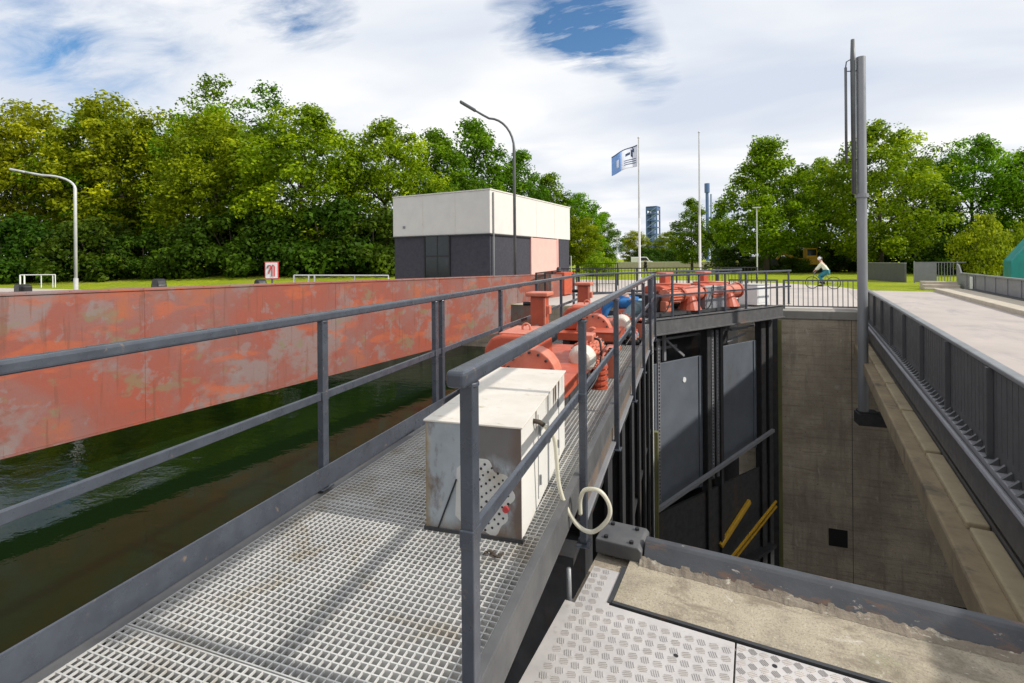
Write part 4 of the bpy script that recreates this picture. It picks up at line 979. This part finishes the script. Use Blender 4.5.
J = dict(pelvis=(0, 0, .93), waist=(0, 0, 1.08), chest=(0, 0, 1.34), neck=(0, .02, 1.5), head=(0, .04, 1.62), crown=(0, .04, 1.71),
         sl=(-.19, 0, 1.40), el=(-.24, -.04, 1.12), wl=(-.22, .06, .90), sr=(.19, 0, 1.40), er=(.24, .02, 1.12), wr=(.22, .12, .92),
         hl=(-.10, 0, .88), kl=(-.11, .12, .48), al=(-.11, .06, .10), tl=(-.11, .2, .05), hr=(.10, 0, .88), kr=(.11, -.04, .48), ar=(.11, -.2, .12), tr=(.11, -.08, .05), face=(0, 1, 0))
person('person', 'distant walker in dark clothes near the foot of the flagpole', (-4.4, 61.9, BANK), R(60), J, 'black', 'black', 'dark_hair')

# ------------------------------------------------------------------ trees
def leaf_mesh(name, centres, radii, per, size, m, flat=.75, sort_tone=.5):
    """many small leaf quads in clumps through the crown's volume"""
    n = len(centres); N = int(n * per)
    idx = np.repeat(np.arange(n), per)
    d = rng.normal(size=(N, 3)); d /= np.linalg.norm(d, axis=1)[:, None]
    r = rng.random(N) ** .45
    P = centres[idx] + d * (r * radii[idx])[:, None] * np.array([1, 1, flat])
    nrm = d * .7 + rng.normal(size=(N, 3)) * .55 + np.array([0, 0, .55]); nrm /= np.linalg.norm(nrm, axis=1)[:, None]
    tx = np.cross(nrm, rng.normal(size=(N, 3))); tx /= np.linalg.norm(tx, axis=1)[:, None]; ty = np.cross(nrm, tx)
    s = size * rng.uniform(.55, 1.25, N)[:, None]
    q = np.stack([P - tx * s * .5, P + ty * s * .33 + nrm * s * .08, P + tx * s * .5, P - ty * s * .33 + nrm * s * .08], 1).reshape(-1, 3)
    me = bpy.data.meshes.new(name)
    me.vertices.add(N * 4); me.vertices.foreach_set('co', q.astype(np.float32).ravel())
    me.loops.add(N * 4); me.loops.foreach_set('vertex_index', np.arange(N * 4, dtype=np.int32))
    me.polygons.add(N); me.polygons.foreach_set('loop_start', np.arange(0, N * 4, 4, dtype=np.int32))
    me.update(calc_edges=True)
    tone = np.clip(rng.normal(.42, .19, n)[idx] + rng.normal(0, .16, N), 0, 1)
    a = me.attributes.new('tone', 'FLOAT', 'FACE'); a.data.foreach_set('value', tone.astype(np.float32))
    me.materials.append(M[m])
    return me
def crown_centres(n, w, h, z0, shape, fill=.45, bumps=9):
    """clump centres in a lumpy crown; shape(t) gives relative radius at height t"""
    out = []; bd = rng.normal(size=(bumps, 3)); bd /= np.linalg.norm(bd, axis=1)[:, None]; ba = rng.uniform(-.22, .30, bumps)
    while len(out) < n:
        t = rng.random(); a = rng.random() * 2 * math.pi
        rr = max(.02, shape(t)); u = rng.random() ** fill
        dv = np.array([math.cos(a), math.sin(a), (t - .5) * 1.6]); dv /= np.linalg.norm(dv)
        lump = 1 + sum(b * max(0, float(dv @ k)) ** 5 for b, k in zip(ba, bd))
        if rng.random() > rr + .15: continue
        out.append((math.cos(a) * w * rr * u * lump, math.sin(a) * w * rr * u * lump, z0 + h * (t + .06 * (lump - 1))))
    return np.array(out)
def trunk_mesh(h, r, w, nb=7):
    mb = MB(); pts = [(0, 0, -.3)]
    for k in range(1, 6): pts.append((random.uniform(-.12, .12) * k * .5, random.uniform(-.12, .12) * k * .5, h * k / 5 * .74))
    mb.tube(pts, [r * (1.25 if k == 0 else 1 - .16 * k) for k in range(6)], 9)
    for k in range(nb):
        a = k * 2.4 + random.random(); i = random.randint(2, 3); p = Vector(pts[i])
        q = p + Vector((math.cos(a) * w * .25, math.sin(a) * w * .25, h * .07)); e = p + Vector((math.cos(a) * w * .48, math.sin(a) * w * .48, h * .13))
        mb.tube([p, q, e], [r * .42, r * .26, r * .06], 6)
    return mb
SH = dict(
    round=lambda t: math.sin(math.pi * min(1, max(0, .12 + .86 * t))) ** .6,
    tall=lambda t: (math.sin(math.pi * (.10 + .88 * t)) ** .7) * (1 - .25 * t),
    cone=lambda t: min(1, (1 - t) * 1.35 + .05) * min(1, .45 + t * 3),
    bush=lambda t: math.sqrt(max(0, 1 - t * t * .95)))
def make_tree(name, kind, w, h, z0, n, per, leaf, m, crad, label, fill=.45, trunk_r=.28):
    t = thing(name, label, 'tree' if z0 > .5 else 'bush')
    C = crown_centres(n, w, h - z0 - crad * .5, z0, SH[kind], fill)
    me = leaf_mesh('crown', C, rng.uniform(.55, 1.25, n) * crad, per, leaf, m)
    o = bpy.data.objects.new('crown', me); col.objects.link(o); o.parent = t
    if z0 > .5: trunk_mesh(h, trunk_r, w).build('trunk', 'bark', t, smooth=True)
    else:
        mb = MB()
        for k in range(6):
            a = k * 1.05; mb.tube([(0, 0, -.2), (math.cos(a) * w * .3, math.sin(a) * w * .3, h * .45), (math.cos(a) * w * .5, math.sin(a) * w * .5, h * .75)], [.06, .04, .015], 5)
        mb.build('stems', 'bark', t)
    return t
PROTO = {}
PROTO['olive'] = (17.0, lambda l: make_tree('broadleaf_tree', 'round', 5.2, 17, 2.6, 230, 120, .33, 'leaf_olive', 1.2, l))
PROTO['green'] = (17.0, lambda l: make_tree('broadleaf_tree', 'round', 5.4, 17, 1.8, 240, 115, .34, 'leaf_green', 1.25, l))
PROTO['airy'] = (20.0, lambda l: make_tree('tall_tree', 'tall', 4.6, 20, 4.5, 300, 26, .30, 'leaf_deep', .75, l, .75))
PROTO['deep'] = (16.0, lambda l: make_tree('broadleaf_tree', 'tall', 4.8, 16, 2.0, 200, 100, .34, 'leaf_deep', 1.15, l))
PROTO['cone'] = (16.0, lambda l: make_tree('lime_tree', 'cone', 5.6, 16, 2.4, 250, 105, .34, 'leaf_green', 1.1, l))
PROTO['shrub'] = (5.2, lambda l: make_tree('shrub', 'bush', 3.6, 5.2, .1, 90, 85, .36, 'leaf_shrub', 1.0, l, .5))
PROTO['yellow'] = (5.2, lambda l: make_tree('shrub', 'bush', 3.4, 5.2, .1, 90, 80, .30, 'leaf_yellow', .95, l, .5))
made = {}
def tree(kind, x, y, h, label, group, sw=1.0, z=None):
    if z is None:
        tt = max(0, min(1, (-12 - x) / 20)) * max(0, min(1, (y - 24) / 14)); z = BANK + .75 * tt * tt * (3 - 2 * tt) - .05
    H, f = PROTO[kind]; s = h / H
    if kind not in made:
        o = f(label); made[kind] = o; o['group'] = group; o.location = (x, y, z); o.rotation_euler = (0, 0, random.random() * 6.28); o.scale = (s * sw, s * sw, s); return o
    return copy_thing(made[kind], (x, y, z), random.random() * 6.28, label, group, (s * sw, s * sw, s))
GL, GR = 'trees of the wood on the left bank', 'trees behind the right bank'
for a in [
    ('olive', -71.7, 30.3, 17.5, 'olive leaved tree at the far left edge of the wood', GL, 1.15),
    ('olive', -65.5, 33.6, 18.8, 'broad olive leaved tree above the white lawn railing', GL, 1.1),
    ('green', -59.5, 37.5, 18.6, 'green tree behind the curved lamp at far left', GL, 1.05),
    ('olive', -55.5, 36.0, 18.8, 'olive leaved tree just right of the curved lamp', GL, 1.1),
    ('green', -49.1, 41.0, 18.6, 'rounded green tree behind the olive crowns', GL, 1),
    ('airy', -55.0, 46.6, 24.5, 'tallest airy tree rising above the olive crowns', GL, 1.15),
    ('airy', -47.0, 47.3, 22.8, 'second airy tree right of the tallest crown', GL, 1.15),
    ('olive', -43.2, 36.6, 15.8, 'golden olive tree above the red and white sign', GL, 1.15),
    ('airy', -41.1, 47.8, 19.6, 'thin topped airy tree behind the golden olive tree', GL, 1.1),
    ('green', -34.4, 38.6, 16.0, 'full fresh green tree left of the flat roofed building', GL, 1.2),
    ('green', -28.4, 43.8, 15.5, 'fresh green tree directly behind the building corner', GL, 1.1),
    ('deep', -26.4, 50.5, 16.2, 'dark green tree rising above the white building roof', GL, 1.1),
    ('deep', -24.6, 57.0, 19.0, 'high dark green tree left of the tall dark lamp', GL, 1.1),
    ('deep', -20.3, 62.7, 16.2, 'dark tree right of the tall dark lamp over the roof', GL, 1.0),
    ('deep', -17.2, 66.1, 13.6, 'lower dark tree sloping down behind the building end', GL, 1.05),
    ('green', -14.3, 70.0, 11.4, 'small green tree past the right end of the roof', GL, 1.1),
    ('olive', -13.4, 66.0, 7.8, 'small olive tree low beside the pink door wall', GL, 1.3),
    ('deep', -13.2, 88.0, 10.2, 'far tree at the gap left of the flag', GL, 1.1),
    ('olive', -10.6, 118, 8.6, 'distant hazy olive tree under the flag', GL, 1.5),
    ('olive', -3.4, 121, 8.4, 'distant low olive tree behind the flagpole', GL, 1.6),
    ('deep', 1.1, 79.7, 11.0, 'thin dark tree behind the bare flagpole', GR, 1.0),
    ('deep', 5.6, 82.0, 9.6, 'low dark tree between the bare flagpole and lime tree', GR, 1.1),
    ('cone', 9.0, 64.6, 16.4, 'tall cone shaped lime tree behind the slim lamp post', GR, 1.08),
    ('green', 16.0, 72.5, 14.6, 'green tree filling the gap left of the mast', GR, 1.0),
    ('green', 20.1, 64.0, 16.6, 'big bright green tree right behind the mast', GR, 1.02),
    ('deep', 26.6, 71.5, 13.8, 'dark green tree between the mast tree and right trees', GR, 1.0),
    ('green', 31.0, 70.6, 15.6, 'bright tree above the steps and gate', GR, .95),
    ('green', 35.4, 69.3, 13.6, 'rounded tree above the teal tarpaulin', GR, .95),
    ('deep', 39.5, 67.9, 13.8, 'dark tree at the far right edge', GR, 1.0),
]: tree(*a[:6], sw=a[6])
k = 0
words = ['far left edge', 'white railing', 'left side of the curved lamp', 'curved lamp', 'right side of the curved lamp', 'rounded bollard', 'golden olive tree', 'red and white sign', 'bank railing', 'building corner']
for (x, y) in [(-61.62, 26.37), (-57.71, 27.72), (-53.79, 29.07), (-49.88, 30.42), (-45.97, 31.77), (-42.05, 33.11), (-38.14, 34.46), (-34.22, 35.81), (-30.31, 37.16), (-26.39, 38.5)]:
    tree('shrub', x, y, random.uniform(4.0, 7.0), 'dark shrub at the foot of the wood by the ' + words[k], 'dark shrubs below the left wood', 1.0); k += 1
k = 0
words = ['the slim lamp post', 'the yellow excavator', 'the cyclist', 'the mast', 'the grey wall', 'the steps', 'the bare flagpole', 'the parked van', 'the path in front of the yellow excavator']
for (x, y, h) in [(5.96, 69.6, 3.4), (12.4, 75.8, 4.0), (19.4, 72.3, 4.2), (24.9, 69.5, 4.4), (26.5, 61.3, 4.2), (30.8, 66.3, 4.6), (-1.5, 104, 4.0), (-8, 116, 4.5), (12.6, 66.4, 1.9)]:
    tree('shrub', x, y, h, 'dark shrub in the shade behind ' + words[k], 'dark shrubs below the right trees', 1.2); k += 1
tree('yellow', 25.2, 56.0, 5.8, 'bright yellow green bush between the gate and teal tarpaulin', 'yellow green bushes', .6)
tree('yellow', 29.4, 56.9, 6.0, 'tall yellow green bush behind the teal tarpaulin', 'yellow green bushes', .55)
tree('yellow', -8.2, 52.5, 2.6, 'low yellow green bush beside the pale green fence panel', 'yellow green bushes', 1.2)

# ------------------------------------------------------------------ sky, sun, camera
SUN_AZ = (1.0, .03); SUN_EL = R(37)
world = bpy.data.worlds.new('World'); scene.world = world; world.use_nodes = True
nt = world.node_tree; bg = nt.nodes['Background']
sky = nt.nodes.new('ShaderNodeTexSky'); sky.sky_type = 'NISHITA'; sky.sun_disc = False
sky.sun_elevation = SUN_EL; sky.sun_rotation = math.atan2(SUN_AZ[0], SUN_AZ[1]); sky.ozone_density = 1.6
tc = nt.nodes.new('ShaderNodeTexCoord'); sep = nt.nodes.new('ShaderNodeSeparateXYZ'); nt.links.new(tc.outputs['Generated'], sep.inputs[0])
def math_n(op, a, b=None):
    n = nt.nodes.new('ShaderNodeMath'); n.operation = op
    for i, v in enumerate((a, b)):
        if v is None: continue
        if hasattr(v, 'links'): nt.links.new(v, n.inputs[i])
        else: n.inputs[i].default_value = v
    return n.outputs[0]
zz = math_n('ADD', math_n('MAXIMUM', sep.outputs[2], 0), .12)
cb = nt.nodes.new('ShaderNodeCombineXYZ')
nt.links.new(math_n('DIVIDE', sep.outputs[0], zz), cb.inputs[0]); nt.links.new(math_n('DIVIDE', sep.outputs[1], zz), cb.inputs[1])
def wnoise(scale, detail, rough, off, stretch=(1, 1, 1), rot=0, dist=0):
    mp = nt.nodes.new('ShaderNodeMapping'); mp.inputs['Location'].default_value = off; mp.inputs['Scale'].default_value = stretch; mp.inputs['Rotation'].default_value = (0, 0, rot)
    n = nt.nodes.new('ShaderNodeTexNoise'); n.inputs['Scale'].default_value = scale; n.inputs['Detail'].default_value = detail; n.inputs['Roughness'].default_value = rough; n.inputs['Distortion'].default_value = dist
    nt.links.new(cb.outputs[0], mp.inputs[0]); nt.links.new(mp.outputs[0], n.inputs[0]); return n.outputs[0]
n1 = wnoise(1.0, 8, .55, (.3, .2, 0), (1, 1.6, 1), R(20), .5)
gap = n1
def patch(d, width, amt):
    """bias towards open blue sky around a direction"""
    vm = nt.nodes.new('ShaderNodeVectorMath'); vm.operation = 'DOT_PRODUCT'
    nt.links.new(tc.outputs['Generated'], vm.inputs[0]); vm.inputs[1].default_value = Vector(d).normalized()
    mr = nt.nodes.new('ShaderNodeMapRange'); mr.interpolation_type = 'SMOOTHSTEP'
    mr.inputs[1].default_value = math.cos(R(width)); mr.inputs[2].default_value = 1; mr.inputs[3].default_value = 0; mr.inputs[4].default_value = amt
    nt.links.new(vm.outputs['Value'], mr.inputs[0]); return mr.outputs[0]
ps = None
for d, w_, a_ in [((-.20, .885, .415), 5, .20), ((-.15, .90, .405), 5, .22), ((-.10, .91, .395), 5, .20), ((-.055, .94, .33), 4, .13), ((-.27, .855, .44), 5, .18), ((-.11, .88, .455), 4, .14), ((-.587, .688, .428), 6, .18), ((-.64, .645, .42), 5, .14), ((-.86, .43, .285), 7, .15), ((-.80, .50, .31), 7, .12), ((-.72, .58, .36), 5, .08)]:
    ps = patch(d, w_, a_) if ps is None else math_n('ADD', ps, patch(d, w_, a_))
w2 = ramp(nt, wnoise(2.6, 8, .62, (1, 5, 0), (1, 2.2, 1), R(15), .5), [(.34, .1), (.70, 2.7)])
gap = math_n('ADD', math_n('ADD', math_n('MULTIPLY', n1, .5), .17), math_n('MULTIPLY', ps, w2))
m1 = ramp(nt, gap, [(.49, 0), (.66, .35), (1.0, 1)])
shade = ramp(nt, wnoise(.8, 5, .45, (4, 1, 0), (1, 1.5, 1), R(20), .3), [(.32, (6.2, 6.8, 7.9)), (.5, (7.9, 8.2, 8.7)), (.64, (9.5, 9.5, 9.6))])
hs = nt.nodes.new('ShaderNodeHueSaturation'); hs.inputs['Saturation'].default_value = 1.25; hs.inputs['Value'].default_value = 1.3; nt.links.new(sky.outputs[0], hs.inputs['Color'])
out = mix(nt, m1, shade, hs.outputs[0])
nt.links.new(out, bg.inputs['Color']); bg.inputs['Strength'].default_value = .095

sd = bpy.data.lights.new('sun', 'SUN'); sd.energy = 3.3; sd.angle = R(1.6); sd.color = (1, .95, .87)
so = bpy.data.objects.new('sun', sd); col.objects.link(so)
v = Vector((SUN_AZ[0] * math.cos(SUN_EL), SUN_AZ[1] * math.cos(SUN_EL), math.sin(SUN_EL)))
so.rotation_euler = v.to_track_quat('Z', 'Y').to_euler(); so.location = (20, 10, 30)

cam = bpy.data.cameras.new('camera'); co = bpy.data.objects.new('camera', cam); col.objects.link(co)
cam.sensor_width = 36; cam.lens = 500 * 36 / 1024; cam.clip_end = 6000; cam.clip_start = .05
cam.shift_y = (260 - 341.5) / 1024
co.location = (0, 0, 1.5); co.rotation_euler = (R(90), .008, R(19))
scene.camera = co
scene.view_settings.view_transform = 'Standard'; scene.view_settings.look = 'None'
scene.view_settings.exposure = .22; scene.view_settings.gamma = 1
scene.cycles.max_bounces = 6; scene.cycles.transparent_max_bounces = 4
